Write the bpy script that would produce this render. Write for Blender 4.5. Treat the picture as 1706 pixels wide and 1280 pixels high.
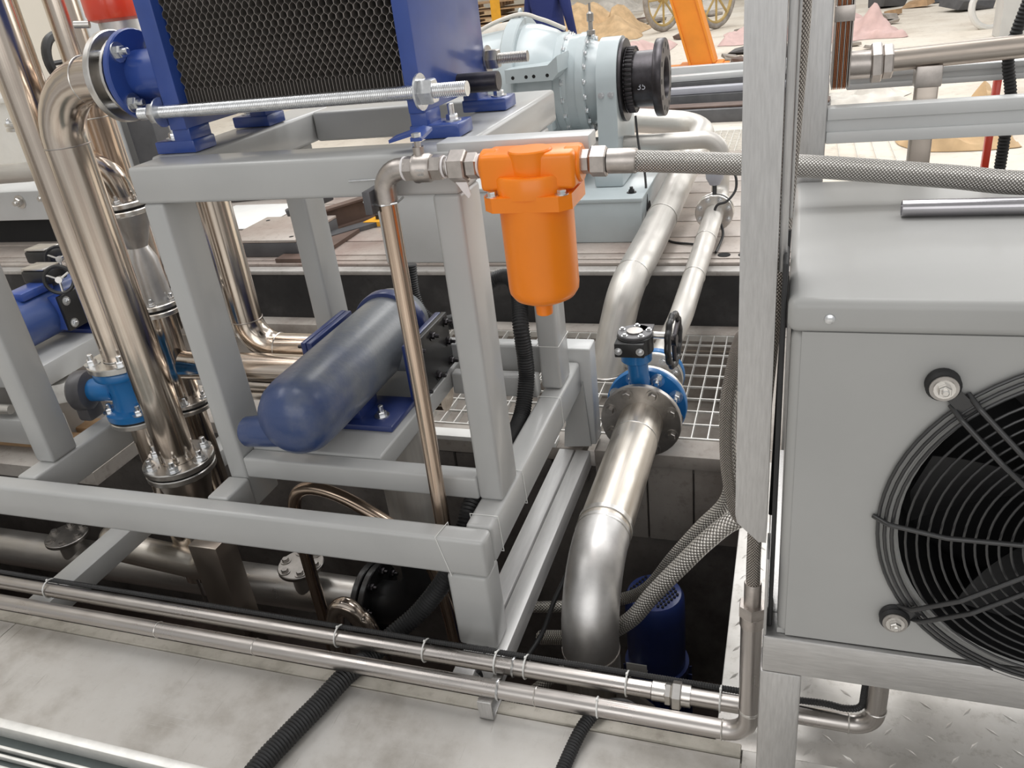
import bpy, bmesh, math, random
from mathutils import Vector, Matrix, Quaternion, noise as mnoise
random.seed(7)
for o in list(bpy.data.objects):
    bpy.data.objects.remove(o, do_unlink=True)
scene = bpy.context.scene
COL = scene.collection

# ---------------------------------------------------------------- camera
YAW, PITCH, ROLL, FPX = -0.3672568952, 0.4704391013, -0.1251116774, 1341.811
fw = Vector((math.sin(YAW)*math.cos(PITCH), math.cos(YAW)*math.cos(PITCH), -math.sin(PITCH)))
rt = Vector((math.cos(YAW), -math.sin(YAW), 0))
up = rt.cross(fw)
cr, sr = math.cos(ROLL), math.sin(ROLL)
cr_, cu_ = rt*cr + up*sr, up*cr - rt*sr
cam_d = bpy.data.cameras.new('camera')
cam = bpy.data.objects.new('camera', cam_d)
COL.objects.link(cam)
cam.matrix_world = Matrix(((cr_.x, cu_.x, -fw.x, 0), (cr_.y, cu_.y, -fw.y, 0), (cr_.z, cu_.z, -fw.z, 1.6), (0, 0, 0, 1)))
cam_d.sensor_width = 36.0
cam_d.lens = FPX/1706.0*36.0
cam_d.clip_start = 0.05
cam_d.clip_end = 200
scene.camera = cam

# ---------------------------------------------------------------- world, lights, exposure
scene.view_settings.view_transform = 'Standard'
scene.view_settings.look = 'None'
scene.view_settings.exposure = 0.0
scene.view_settings.gamma = 1.0
scene.view_settings.use_curve_mapping = False
w = bpy.data.worlds.new('hall_daylight')
scene.world = w
w.use_nodes = True
wn = w.node_tree
wn.nodes['Background'].inputs['Color'].default_value = (1.0, 0.995, 0.985, 1)
wn.nodes['Background'].inputs['Strength'].default_value = 0.50

def area(name, loc, target, sx, sy, power, color=(1, 0.99, 0.975)):
    d = bpy.data.lights.new(name, 'AREA')
    d.shape = 'RECTANGLE'; d.size = sx; d.size_y = sy; d.energy = power; d.color = color
    o = bpy.data.objects.new(name, d); COL.objects.link(o)
    o.location = loc
    o.rotation_euler = (Vector(target)-Vector(loc)).to_track_quat('-Z', 'Y').to_euler()
    return o
# roof lights of the hall: three long strips, and the open hall door behind on the right
area('roof_fill_light', (-1.0, 5.5, 6.5), (-1.0, 5.5, 0), 1.6, 9.0, 230)
area('roof_fill_light', (-5.0, 3.5, 6.5), (-5.0, 3.5, 0), 1.6, 9.0, 190)
area('roof_fill_light', (3.0, 4.0, 6.5), (2.6, 4.0, 0), 1.6, 9.0, 200)
area('roof_fill_light', (-3.0, 19.0, 7.5), (-3.0, 19.0, 0), 3.0, 14.0, 520)  # added strip, brightens the far hall floor
area('roof_fill_light', (4.0, 15.0, 7.5), (3.5, 15.0, 0), 3.0, 12.0, 250)  # second added strip, brightens the far floor at right
area('hall_opening_light', (0.5, -7.0, 4.2), (-0.9, 2.0, 0.6), 9.0, 5.0, 205)
area('hall_door_light', (4.5, 13.0, 4.0), (-0.5, 3.0, 0.4), 6.0, 5.0, 260)

# ---------------------------------------------------------------- materials
def nodes_of(name):
    m = bpy.data.materials.new(name); m.use_nodes = True
    nt = m.node_tree; return m, nt, nt.nodes['Principled BSDF']
def ramp(nt, fac, stops):
    r = nt.nodes.new('ShaderNodeValToRGB')
    el = r.color_ramp.elements
    while len(el) < len(stops): el.new(0.5)
    for e, (p, c) in zip(el, stops):
        e.position = p; e.color = (c[0], c[1], c[2], 1)
    nt.links.new(fac, r.inputs['Fac']); return r.outputs['Color']
def coords(nt, kind='Object', scale=(1, 1, 1)):
    tc = nt.nodes.new('ShaderNodeTexCoord'); mp = nt.nodes.new('ShaderNodeMapping')
    mp.inputs['Scale'].default_value = scale
    nt.links.new(tc.outputs[kind], mp.inputs['Vector']); return mp.outputs['Vector']
def noisetex(nt, vec, scale, detail=4, rough=0.55):
    n = nt.nodes.new('ShaderNodeTexNoise')
    n.inputs['Scale'].default_value = scale; n.inputs['Detail'].default_value = detail; n.inputs['Roughness'].default_value = rough
    nt.links.new(vec, n.inputs['Vector']); return n.outputs['Fac']
def bump(nt, bs, h, strength, dist=0.002):
    b = nt.nodes.new('ShaderNodeBump'); b.inputs['Strength'].default_value = strength; b.inputs['Distance'].default_value = dist
    nt.links.new(h, b.inputs['Height']); nt.links.new(b.outputs['Normal'], bs.inputs['Normal'])
def sh(c, k): return tuple(max(0, min(1, x*k)) for x in c)
def paint(name, col, rough=0.4, var=0.06, scale=6.0, metallic=0.0, bmp=0.0, coat=0.0):
    m, nt, bs = nodes_of(name)
    f = noisetex(nt, coords(nt), scale, 5)
    c = ramp(nt, f, [(0.3, sh(col, 1-var)), (0.7, sh(col, 1+var))])
    nt.links.new(c, bs.inputs['Base Color'])
    bs.inputs['Roughness'].default_value = rough; bs.inputs['Metallic'].default_value = metallic
    bs.inputs['Coat Weight'].default_value = coat; bs.inputs['Coat Roughness'].default_value = 0.12
    if bmp:
        bump(nt, bs, noisetex(nt, coords(nt), 90, 3), bmp)
    return m
def metal_uv(name, col, col2, rough=0.22, streak=14.0, along=0.8, metallic=1.0, bmp=0.0):
    """drawn tube: fine streaks run along the pipe (UV: u metres along, v around 0-1)"""
    m, nt, bs = nodes_of(name)
    v = coords(nt, 'UV', (along, streak, 1))
    f = noisetex(nt, v, 2.0, 4, 0.6)
    c = ramp(nt, f, [(0.32, col2), (0.68, col)])
    nt.links.new(c, bs.inputs['Base Color'])
    f2 = noisetex(nt, coords(nt, 'Object'), 9, 4)
    rr = nt.nodes.new('ShaderNodeMapRange'); rr.inputs['From Min'].default_value = 0.3; rr.inputs['From Max'].default_value = 0.7
    rr.inputs['To Min'].default_value = rough*0.75; rr.inputs['To Max'].default_value = rough*1.35
    nt.links.new(f2, rr.inputs['Value']); nt.links.new(rr.outputs['Result'], bs.inputs['Roughness'])
    bs.inputs['Metallic'].default_value = metallic
    if bmp: bump(nt, bs, f, bmp, 0.001)
    return m
def metal(name, col, rough=0.3, var=0.12, scale=12.0, stretch=(1, 1, 1), metallic=1.0, bmp=0.0):
    m, nt, bs = nodes_of(name)
    f = noisetex(nt, coords(nt, 'Object', stretch), scale, 5, 0.6)
    c = ramp(nt, f, [(0.3, sh(col, 1-var)), (0.7, sh(col, 1+var))])
    nt.links.new(c, bs.inputs['Base Color'])
    bs.inputs['Metallic'].default_value = metallic; bs.inputs['Roughness'].default_value = rough
    if bmp: bump(nt, bs, f, bmp, 0.001)
    return m
def braid(name, dark, light, n=16, pitch=0.0085):
    """woven wire: two crossing families of strands drawn from the hose's own UV"""
    m, nt, bs = nodes_of(name)
    tc = nt.nodes.new('ShaderNodeTexCoord'); sp = nt.nodes.new('ShaderNodeSeparateXYZ')
    nt.links.new(tc.outputs['UV'], sp.inputs[0])
    def mth(op, a, b=None, val=None):
        k = nt.nodes.new('ShaderNodeMath'); k.operation = op
        if hasattr(a, 'links'): nt.links.new(a, k.inputs[0])
        else: k.inputs[0].default_value = a
        if b is not None:
            if hasattr(b, 'links'): nt.links.new(b, k.inputs[1])
            else: k.inputs[1].default_value = b
        return k.outputs[0]
    U = mth('MULTIPLY', sp.outputs[0], 2*math.pi/pitch/2)
    Vv = mth('MULTIPLY', sp.outputs[1], 2*math.pi*n/2)
    a = mth('SINE', mth('ADD', U, Vv)); b = mth('SINE', mth('SUBTRACT', U, Vv))
    h = mth('MULTIPLY', a, b)
    h = mth('ABSOLUTE', h)
    c = ramp(nt, h, [(0.02, dark), (0.55, light)])
    nt.links.new(c, bs.inputs['Base Color'])
    bs.inputs['Metallic'].default_value = 0.85; bs.inputs['Roughness'].default_value = 0.36
    bump(nt, bs, h, 0.8, 0.002)
    return m
M = {}
M['frame'] = paint('grey_frame_paint', (0.455, 0.458, 0.452), 0.33, 0.04, 4, coat=0.25)
M['grey_lt'] = paint('pale_grey_paint', (0.58, 0.59, 0.59), 0.38, 0.04, 4, coat=0.15)
M['gearpaint'] = paint('bluish_grey_machine_paint', (0.47, 0.53, 0.55), 0.34, 0.05, 5, coat=0.3)
M['cab'] = paint('cabinet_powder_coat', (0.39, 0.39, 0.38), 0.42, 0.05, 3, coat=0.1)
M['blue'] = paint('royal_blue_paint', (0.028, 0.070, 0.30), 0.34, 0.12, 8, coat=0.4)
M['navy'] = paint('dark_blue_paint', (0.018, 0.035, 0.15), 0.36, 0.15, 8, coat=0.4)
M['valveblue'] = paint('bright_valve_blue', (0.010, 0.155, 0.42), 0.33, 0.1, 9, coat=0.4)
M['orange'] = paint('orange_gloss_paint', (0.95, 0.245, 0.006), 0.36, 0.04, 7, coat=0.12)
M['crane'] = paint('crane_orange_paint', (0.80, 0.27, 0.02), 0.45, 0.1, 3)
M['red'] = paint('red_gloss_paint', (0.75, 0.055, 0.02), 0.3, 0.06, 6, coat=0.5)
M['black'] = paint('black_paint', (0.016, 0.016, 0.017), 0.38, 0.3, 10, coat=0.1)
M['blackm'] = metal('blackened_steel', (0.075, 0.07, 0.075), 0.36, 0.25, 14)
M['rubber'] = paint('black_rubber', (0.018, 0.018, 0.019), 0.55, 0.25, 20)
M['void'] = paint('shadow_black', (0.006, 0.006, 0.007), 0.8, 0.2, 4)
M['pipe'] = metal_uv('polished_stainless_tube', (0.78, 0.70, 0.61), (0.48, 0.40, 0.34), 0.17, 9, 0.15)
M['pipe_br'] = metal_uv('heat_tinted_stainless_tube', (0.78, 0.64, 0.52), (0.46, 0.34, 0.26), 0.2, 7, 0.4)
M['pipe_gal'] = metal_uv('dull_galvanised_tube', (0.68, 0.66, 0.62), (0.52, 0.495, 0.465), 0.44, 4, 0.5, 0.72)
M['pipe_big'] = metal_uv('dull_stainless_pipe', (0.76, 0.72, 0.66), (0.52, 0.47, 0.41), 0.36, 10, 0.35)
M['pipe_dark'] = metal_uv('dark_pit_pipe', (0.66, 0.64, 0.61), (0.46, 0.44, 0.42), 0.34, 5, 0.8, 0.9)
M['elbow'] = metal('cast_elbow_steel', (0.62, 0.61, 0.60), 0.42, 0.12, 16)
M['flange'] = metal('machined_flange_steel', (0.70, 0.68, 0.65), 0.28, 0.12, 22)
M['flange_d'] = metal('weathered_flange_steel', (0.42, 0.40, 0.38), 0.36, 0.2, 18)
M['zinc'] = metal('zinc_plated_bolt', (0.72, 0.73, 0.74), 0.3, 0.15, 60)
M['fitting'] = metal('cast_stainless_fitting', (0.50, 0.46, 0.43), 0.38, 0.14, 40, bmp=0.15)
M['alu'] = metal('brushed_aluminium', (0.54, 0.535, 0.53), 0.45, 0.10, 14, (16, 16, 1.6), bmp=0.35)
M['rail'] = metal('bright_steel_rail', (0.74, 0.735, 0.73), 0.42, 0.10, 5, (10, 1, 10), metallic=0.35)
M['pipe_edge'] = metal_uv('worn_steel_conduit', (0.58, 0.55, 0.525), (0.42, 0.39, 0.37), 0.30, 6, 0.35)
M['castgrey'] = paint('dark_cast_grey', (0.095, 0.092, 0.098), 0.42, 0.15, 20, coat=0.1)
M['traydark'] = paint('dark_green_grey_sheet', (0.11, 0.13, 0.13), 0.35, 0.15, 8, metallic=0.4)
M['gasket'] = paint('gasket_black', (0.012, 0.012, 0.012), 0.6, 0.2, 30)
M['braid'] = braid('steel_braid', (0.14, 0.125, 0.11), (0.70, 0.68, 0.65), 20, 0.0062)
M['braid_br'] = braid('bronzed_steel_braid', (0.05, 0.04, 0.035), (0.60, 0.55, 0.50), 16, 0.0062)
M['pipe_dull'] = metal_uv('dull_brown_steel_tube', (0.52, 0.47, 0.42), (0.34, 0.29, 0.25), 0.34, 6, 0.5)
M['braid_big'] = braid('coarse_steel_braid', (0.10, 0.09, 0.08), (0.88, 0.85, 0.80), 12, 0.011)
M['white'] = paint('white_plastic', (0.80, 0.80, 0.78), 0.45, 0.03, 10)
M['tape'] = paint('white_thread_tape', (0.85, 0.82, 0.82), 0.7, 0.05, 30)
M['cloth'] = paint('dusty_white_cloth', (0.70, 0.66, 0.60), 0.85, 0.15, 6)
M['cloth_tan'] = paint('tan_cloth', (0.60, 0.42, 0.24), 0.85, 0.2, 5)
M['cloth_pink'] = paint('pink_sheet', (0.66, 0.47, 0.44), 0.8, 0.12, 5)
M['wood'] = paint('dusty_timber', (0.42, 0.27, 0.15), 0.75, 0.25, 7)
M['rubble'] = paint('rubble_grey', (0.33, 0.30, 0.27), 0.9, 0.35, 6)
M['girder'] = paint('dark_steel_section', (0.085, 0.085, 0.09), 0.45, 0.25, 6)
M['brown'] = paint('rust_primer_steel', (0.12, 0.078, 0.062), 0.55, 0.25, 7)
M['copper'] = metal('copper_plate_edges', (0.45, 0.19, 0.10), 0.42, 0.3, 10, (60, 1, 1))
M['coverall'] = paint('navy_work_cloth', (0.012, 0.022, 0.12), 0.85, 0.2, 9)
M['yellow'] = paint('yellow_paint', (0.85, 0.42, 0.03), 0.45, 0.08, 8)
M['wheel'] = paint('ochre_wheel_rim', (0.50, 0.36, 0.14), 0.5, 0.15, 6)
M['dial'] = paint('grey_plastic_housing', (0.42, 0.43, 0.48), 0.45, 0.04, 10)
M['nickel'] = metal('satin_tube_end', (0.45, 0.44, 0.46), 0.22, 0.08, 10)

def floor_mat(name, base, dark, light, rough, sc=1.6, metallic=0.0, bmp=0.25, fine=28, spk=0.35):
    m, nt, bs = nodes_of(name)
    v = coords(nt)
    f = noisetex(nt, v, sc, 8, 0.62)
    c1 = ramp(nt, f, [(0.30, dark), (0.5, base), (0.72, light)])
    f2 = noisetex(nt, v, fine, 6, 0.7)
    c2 = ramp(nt, f2, [(0.34, (0.45, 0.42, 0.38)), (0.46, (1, 1, 1))])
    mx = nt.nodes.new('ShaderNodeMix'); mx.data_type = 'RGBA'; mx.blend_type = 'MULTIPLY'; mx.inputs['Factor'].default_value = spk
    nt.links.new(c1, mx.inputs[6]); nt.links.new(c2, mx.inputs[7]); nt.links.new(mx.outputs[2], bs.inputs['Base Color'])
    bs.inputs['Roughness'].default_value = rough; bs.inputs['Metallic'].default_value = metallic
    bump(nt, bs, f2, bmp, 0.002); return m
def scratched(m, amt=0.5):
    nt = m.node_tree; bs = nt.nodes['Principled BSDF']; src = bs.inputs['Base Color'].links[0].from_socket
    for (sc, rot, lo) in (((1.5, 34, 1), 0.5, 0.60), ((30, 1.2, 1), -0.25, 0.63)):
        tc = nt.nodes.new('ShaderNodeTexCoord'); mp = nt.nodes.new('ShaderNodeMapping')
        mp.inputs['Rotation'].default_value = (0, 0, rot); mp.inputs['Scale'].default_value = sc
        nt.links.new(tc.outputs['Object'], mp.inputs['Vector'])
        f = noisetex(nt, mp.outputs['Vector'], 2.2, 6, 0.75)
        c = ramp(nt, f, [(lo, (0, 0, 0)), (lo+0.08, (1, 1, 1))])
        mx = nt.nodes.new('ShaderNodeMix'); mx.data_type = 'RGBA'; mx.blend_type = 'MIX'
        ml = nt.nodes.new('ShaderNodeMath'); ml.operation = 'MULTIPLY'; ml.inputs[1].default_value = amt
        nt.links.new(c, ml.inputs[0]); nt.links.new(ml.outputs[0], mx.inputs['Factor'])
        nt.links.new(src, mx.inputs[6]); mx.inputs[7].default_value = (0.72, 0.71, 0.69, 1) if sc[1] > 10 else (0.25, 0.22, 0.18, 1)
        src = mx.outputs[2]
    nt.links.new(src, bs.inputs['Base Color']); return m
M['deck'] = floor_mat('scuffed_deck_sheet', (0.67, 0.645, 0.61), (0.36, 0.325, 0.28), (0.77, 0.755, 0.73), 0.40, 2.6, 0.25, 0.1, 28, 0.10)
M['deck_edge'] = floor_mat('dirty_deck_edge', (0.50, 0.47, 0.41), (0.26, 0.23, 0.19), (0.62, 0.58, 0.52), 0.5, 5.0, 0.15, 0.2)
M['checker'] = floor_mat('checker_plate_steel', (0.62, 0.60, 0.57), (0.42, 0.40, 0.37), (0.74, 0.73, 0.71), 0.36, 2.5, 0.55, 0.1)
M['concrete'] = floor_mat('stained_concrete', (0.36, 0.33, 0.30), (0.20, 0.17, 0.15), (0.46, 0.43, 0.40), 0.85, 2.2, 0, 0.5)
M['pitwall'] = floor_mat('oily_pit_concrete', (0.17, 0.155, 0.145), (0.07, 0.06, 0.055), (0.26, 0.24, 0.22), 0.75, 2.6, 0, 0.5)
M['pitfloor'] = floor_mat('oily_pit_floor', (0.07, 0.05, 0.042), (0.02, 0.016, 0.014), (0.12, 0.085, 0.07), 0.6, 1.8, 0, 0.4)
M['hall'] = floor_mat('dusty_hall_floor', (0.72, 0.66, 0.57), (0.55, 0.48, 0.40), (0.80, 0.75, 0.67), 0.8, 0.8, 0, 0.2, 9)
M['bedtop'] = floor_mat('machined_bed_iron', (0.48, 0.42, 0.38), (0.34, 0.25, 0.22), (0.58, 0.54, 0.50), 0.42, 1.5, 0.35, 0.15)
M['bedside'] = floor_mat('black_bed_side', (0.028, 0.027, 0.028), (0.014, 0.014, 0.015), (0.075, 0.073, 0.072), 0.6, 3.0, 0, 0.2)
M['bedlip'] = floor_mat('worn_bed_lip', (0.46, 0.44, 0.42), (0.30, 0.28, 0.26), (0.58, 0.56, 0.54), 0.45, 4.0, 0.3, 0.2)
M['wall'] = paint('cream_hall_wall', (0.78, 0.74, 0.66), 0.85, 0.04, 0.6)
scratched(M['deck'], 0.6); scratched(M['checker'], 0.3)
# ---------------------------------------------------------------- mesh kit
Z3 = Vector((0, 0, 1))
def V(*a): return Vector(a if len(a) > 1 else a[0])
def frame_of(d):
    d = Vector(d).normalized()
    a = Vector((0, 0, 1)) if abs(d.z) < 0.9 else Vector((1, 0, 0))
    x = a.cross(d).normalized(); y = d.cross(x).normalized()
    return x, y, d
class MB:
    def __init__(s): s.v = []; s.f = []; s.uv = {}
    def add(s, vs, fs):
        o = len(s.v); s.v += [Vector(p) for p in vs]; s.f += [tuple(i+o for i in f) for f in fs]; return s
    def box(s, lo, hi, bev=0.0, seg=2):
        lo = Vector(lo); hi = Vector(hi); c = (lo+hi)/2; d = hi-lo
        bm = bmesh.new(); bmesh.ops.create_cube(bm, size=1.0)
        for vv in bm.verts: vv.co = Vector((vv.co.x*d.x, vv.co.y*d.y, vv.co.z*d.z)) + c
        if bev > 0:
            bmesh.ops.bevel(bm, geom=bm.edges[:], offset=min(bev, min(abs(d.x), abs(d.y), abs(d.z))*0.45), segments=seg, profile=0.5, affect='EDGES')
        bm.verts.index_update()
        s.add([vv.co.copy() for vv in bm.verts], [[q.index for q in f.verts] for f in bm.faces]); bm.free(); return s
    def obox(s, a, b, w, h, upv=Z3, bev=0.0):
        """box along a->b, width w sideways, height h along upv (axis in the middle)"""
        a = Vector(a); b = Vector(b); d = (b-a); L = d.length; d.normalize()
        y = Vector(upv).cross(d).normalized(); z = d.cross(y)
        t = MB(); t.box((0, -w/2, -h/2), (L, w/2, h/2), bev)
        mat = Matrix(((d.x, y.x, z.x, a.x), (d.y, y.y, z.y, a.y), (d.z, y.z, z.z, a.z), (0, 0, 0, 1)))
        s.add([mat @ p for p in t.v], t.f); return s
    def lathe(s, prof, o, d, seg=24, a0=0.0):
        """prof: list of (radius, height along d)"""
        x, y, dd = frame_of(d); o = Vector(o); b = len(s.v); n = len(prof)
        for (r, h) in prof:
            for k in range(seg):
                t = a0+2*math.pi*k/seg
                s.v.append(o + dd*h + (x*math.cos(t)+y*math.sin(t))*r)
        for i in range(n-1):
            for k in range(seg):
                k2 = (k+1) % seg; s.f.append((b+i*seg+k, b+i*seg+k2, b+(i+1)*seg+k2, b+(i+1)*seg+k))
        if prof[0][0] > 1e-6: s.f.append(tuple(b+k for k in reversed(range(seg))))
        if prof[-1][0] > 1e-6: s.f.append(tuple(b+(n-1)*seg+k for k in range(seg)))
        return s
    def cyl(s, a, b, r, seg=20, ch=0.0):
        a = Vector(a); b = Vector(b); L = (b-a).length
        p = [(r, 0), (r, L)] if ch <= 0 else [(r-ch, 0), (r, ch), (r, L-ch), (r-ch, L)]
        return s.lathe(p, a, b-a, seg)
    def ring(s, o, d, r, rr, seg=28, ss=8):
        x, y, dd = frame_of(d); o = Vector(o)
        pts = [o+(x*math.cos(2*math.pi*k/seg)+y*math.sin(2*math.pi*k/seg))*r for k in range(seg)]
        return s.sweep(pts, rr, ss, closed=True)
    def sweep(s, pts, r, seg=14, closed=False, rfun=None, cap=True):
        pts = [Vector(p) for p in pts]; n = len(pts); b = len(s.v)
        tang = []
        for i in range(n):
            if closed: t = pts[(i+1) % n]-pts[i-1]
            else: t = pts[min(i+1, n-1)]-pts[max(i-1, 0)]
            tang.append(t.normalized())
        x, y, _ = frame_of(tang[0]); L = 0.0; us = []
        for i in range(n):
            if i:
                q = tang[i-1].rotation_difference(tang[i]); x = q @ x; L += (pts[i]-pts[i-1]).length
            x = (x - tang[i]*x.dot(tang[i])).normalized(); y = tang[i].cross(x)
            rr = rfun(L) if rfun else r
            us.append(L)
            for k in range(seg):
                a = 2*math.pi*k/seg
                s.v.append(pts[i]+(x*math.cos(a)+y*math.sin(a))*rr)
        m = n if closed else n-1
        for i in range(m):
            j = (i+1) % n
            for k in range(seg):
                k2 = (k+1) % seg
                s.uv[len(s.f)] = ((us[i], k/seg), (us[i], (k+1)/seg), (us[j] if j else us[i]+0.01, (k+1)/seg), (us[j] if j else us[i]+0.01, k/seg))
                s.f.append((b+i*seg+k, b+i*seg+k2, b+j*seg+k2, b+j*seg+k))
        if cap and not closed:
            s.f.append(tuple(b+k for k in reversed(range(seg)))); s.f.append(tuple(b+(n-1)*seg+k for k in range(seg)))
        return s
    def prism(s, poly, d):
        """closed polygon (3D points, planar) pushed along vector d"""
        poly = [Vector(p) for p in poly]; n = len(poly); d = Vector(d)
        nrm = Vector((0, 0, 0))
        for i in range(n): nrm += poly[i].cross(poly[(i+1) % n])
        if nrm.dot(d) > 0: poly = poly[::-1]
        b = len(s.v); s.v += poly + [p+d for p in poly]
        s.f.append(tuple(b+i for i in range(n))); s.f.append(tuple(b+n+i for i in reversed(range(n))))
        for i in range(n):
            j = (i+1) % n; s.f.append((b+j, b+i, b+n+i, b+n+j))
        return s
    def sphere(s, o, rx, ry=None, rz=None, seg=16, rings=8):
        ry = ry or rx; rz = rz or rx; o = Vector(o); t = MB()
        t.lathe([(max(1e-7, math.sin(math.pi*i/rings)), -math.cos(math.pi*i/rings)) for i in range(rings+1)], (0, 0, 0), (0, 0, 1), seg)
        s.add([Vector((p.x*rx, p.y*ry, p.z*rz))+o for p in t.v], t.f); return s
def mesh_of(mb, name, off=None, angle=38):
    me = bpy.data.meshes.new(name)
    off = Vector(off) if off is not None else Vector((0, 0, 0))
    me.from_pydata([tuple(p-off) for p in mb.v], [], mb.f)
    if mb.uv:
        ul = me.uv_layers.new(name='UVMap')
        for p in me.polygons:
            q = mb.uv.get(p.index)
            if q:
                for li, c in zip(p.loop_indices, q): ul.data[li].uv = c
    me.shade_smooth()
    me.set_sharp_from_angle(angle=math.radians(angle))
    return me
ROOT = {}
def thing(name, label, cat, loc=(0, 0, 0), group=None):
    o = bpy.data.objects.new(name, None); COL.objects.link(o)
    o.empty_display_size = 0.05
    o.location = loc; o['label'] = label; o['category'] = cat
    if group: o['group'] = group
    ROOT[o.name] = Vector(loc); return o
def part(name, mb, mat, parent, label=None, kind=None):
    base = ROOT[parent.name]
    me = mesh_of(mb, name, base)
    o = bpy.data.objects.new(name, me); COL.objects.link(o)
    me.materials.append(M[mat] if isinstance(mat, str) else mat)
    o.parent = parent; ROOT[o.name] = base
    if label: o['label'] = label
    if kind: o['kind'] = kind
    return o
def solo(name, mb, mat, label, cat, group=None, kind=None):
    lo = Vector((min(p.x for p in mb.v), min(p.y for p in mb.v), min(p.z for p in mb.v)))
    hi = Vector((max(p.x for p in mb.v), max(p.y for p in mb.v), max(p.z for p in mb.v)))
    c = Vector(((lo.x+hi.x)/2, (lo.y+hi.y)/2, lo.z))
    me = mesh_of(mb, name, c); o = bpy.data.objects.new(name, me); COL.objects.link(o); o.location = c
    me.materials.append(M[mat]); o['label'] = label; o['category'] = cat
    if group: o['group'] = group
    if kind: o['kind'] = kind
    ROOT[o.name] = c; return o
def struct(name, mb, mat):
    me = mesh_of(mb, name); o = bpy.data.objects.new(name, me); COL.objects.link(o)
    me.materials.append(M[mat]); o['kind'] = 'structure'; ROOT[o.name] = Vector((0, 0, 0)); return o
SHARED = {}
def inst(key, maker, name, mat, parent, loc, d):
    """shared-mesh piece made along +Z at the origin, placed at world loc pointing along d"""
    k = (key, mat)
    if k not in SHARED:
        me = mesh_of(maker(), name); me.materials.append(M[mat]); SHARED[k] = me
    o = bpy.data.objects.new(name, SHARED[k]); COL.objects.link(o)
    o.parent = parent; o.location = Vector(loc)-ROOT[parent.name]
    o.rotation_mode = 'QUATERNION'; o.rotation_quaternion = Z3.rotation_difference(Vector(d).normalized())
    ROOT[o.name] = ROOT[parent.name]; return o
def bolt_mb(r, L):
    mb = MB()
    mb.lathe([(r*1.55, 0), (r*1.55, r*0.25)], (0, 0, 0), Z3, 14)
    mb.lathe([(r*0.98, r*0.25), (r, r*0.35), (r, r*0.95), (r*0.9, r*1.1)], (0, 0, 0), Z3, 6)
    if L > 0: mb.lathe([(r*0.55, r*1.1), (r*0.55, r*1.1+L), (r*0.4, r*1.1+L+r*0.12)], (0, 0, 0), Z3, 10)
    return mb
def bolt(parent, loc, d, r=0.011, L=0.01, mat='zinc', name='bolt'):
    return inst(('bolt', round(r, 4), round(L, 4)), lambda: bolt_mb(r, L), name, mat, parent, loc, d)
def bolt_circle(parent, c, d, R, n, r=0.011, L=0.01, mat='zinc', a0=None):
    x, y, dd = frame_of(d); c = Vector(c); a0 = math.pi/n if a0 is None else a0
    for k in range(n):
        a = a0+2*math.pi*k/n
        bolt(parent, c+(x*math.cos(a)+y*math.sin(a))*R, dd, r, L, mat)
def fillet(pts, R, n=8):
    pts = [Vector(p) for p in pts]; out = [pts[0]]
    for i in range(1, len(pts)-1):
        a, b, c = pts[i-1], pts[i], pts[i+1]
        d1 = (a-b).normalized(); d2 = (c-b).normalized(); ang = d1.angle(d2)
        RR = R[i-1] if isinstance(R, (list, tuple)) else R
        if ang > math.pi-0.02 or RR <= 0: out.append(b); continue
        t = min(RR/math.tan(ang/2), (a-b).length*0.98, (c-b).length*0.98); RR2 = t*math.tan(ang/2)
        cen = b+(d1+d2).normalized()*(RR2/math.sin(ang/2))
        p0 = b+d1*t; p1 = b+d2*t; v0 = p0-cen; v1 = p1-cen; tot = v0.angle(v1); ax = v0.cross(v1).normalized()
        for k in range(n+1): out.append(cen+Quaternion(ax, tot*k/n) @ v0)
    out.append(pts[-1])
    res = [out[0]]
    for p in out[1:]:
        if (p-res[-1]).length > 1e-5: res.append(p)
    return res
def smoothline(pts, n=10):
    """Catmull-Rom through the points"""
    P = [Vector(p) for p in pts]; P = [P[0]*2-P[1]] + P + [P[-1]*2-P[-2]]; out = []
    for i in range(1, len(P)-2):
        a, b, c, d = P[i-1], P[i], P[i+1], P[i+2]
        for k in range(n):
            t = k/n
            out.append(0.5*((2*b)+(c-a)*t+(2*a-5*b+4*c-d)*t*t+(3*b-a-3*c+d)*t*t*t))
    out.append(P[-2]); return out
def resample(pts, step):
    pts = [Vector(p) for p in pts]; out = [pts[0]]; acc = 0.0
    for i in range(1, len(pts)):
        a, b = pts[i-1], pts[i]; L = (b-a).length; pos = step-acc
        while pos <= L:
            out.append(a+(b-a)*(pos/L)); pos += step
        acc = (acc+L) % step
    return out
def pipe_mb(pts, r, R=0.0, seg=22):
    return MB().sweep(fillet(pts, R) if R else pts, r, seg)
def corrugated(pts, r, pitch=0.008, depth=0.1, seg=12):
    pl = resample(smoothline(pts, 24), pitch/4)
    return MB().sweep(pl, r, seg, rfun=lambda L: r*(1-depth*(0.5+0.5*math.cos(2*math.pi*L/pitch))))
def flange_mb(c, d, R, t, ch=0.003, seg=36):
    return MB().lathe([(R-ch, 0), (R, ch), (R, t-ch), (R-ch, t)], c, d, seg)
def weld(parent, c, d, r, mat='flange', rr=0.0022):
    return part('weld_seam', MB().ring(c, d, r, rr, 28, 6), mat, parent)
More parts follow.
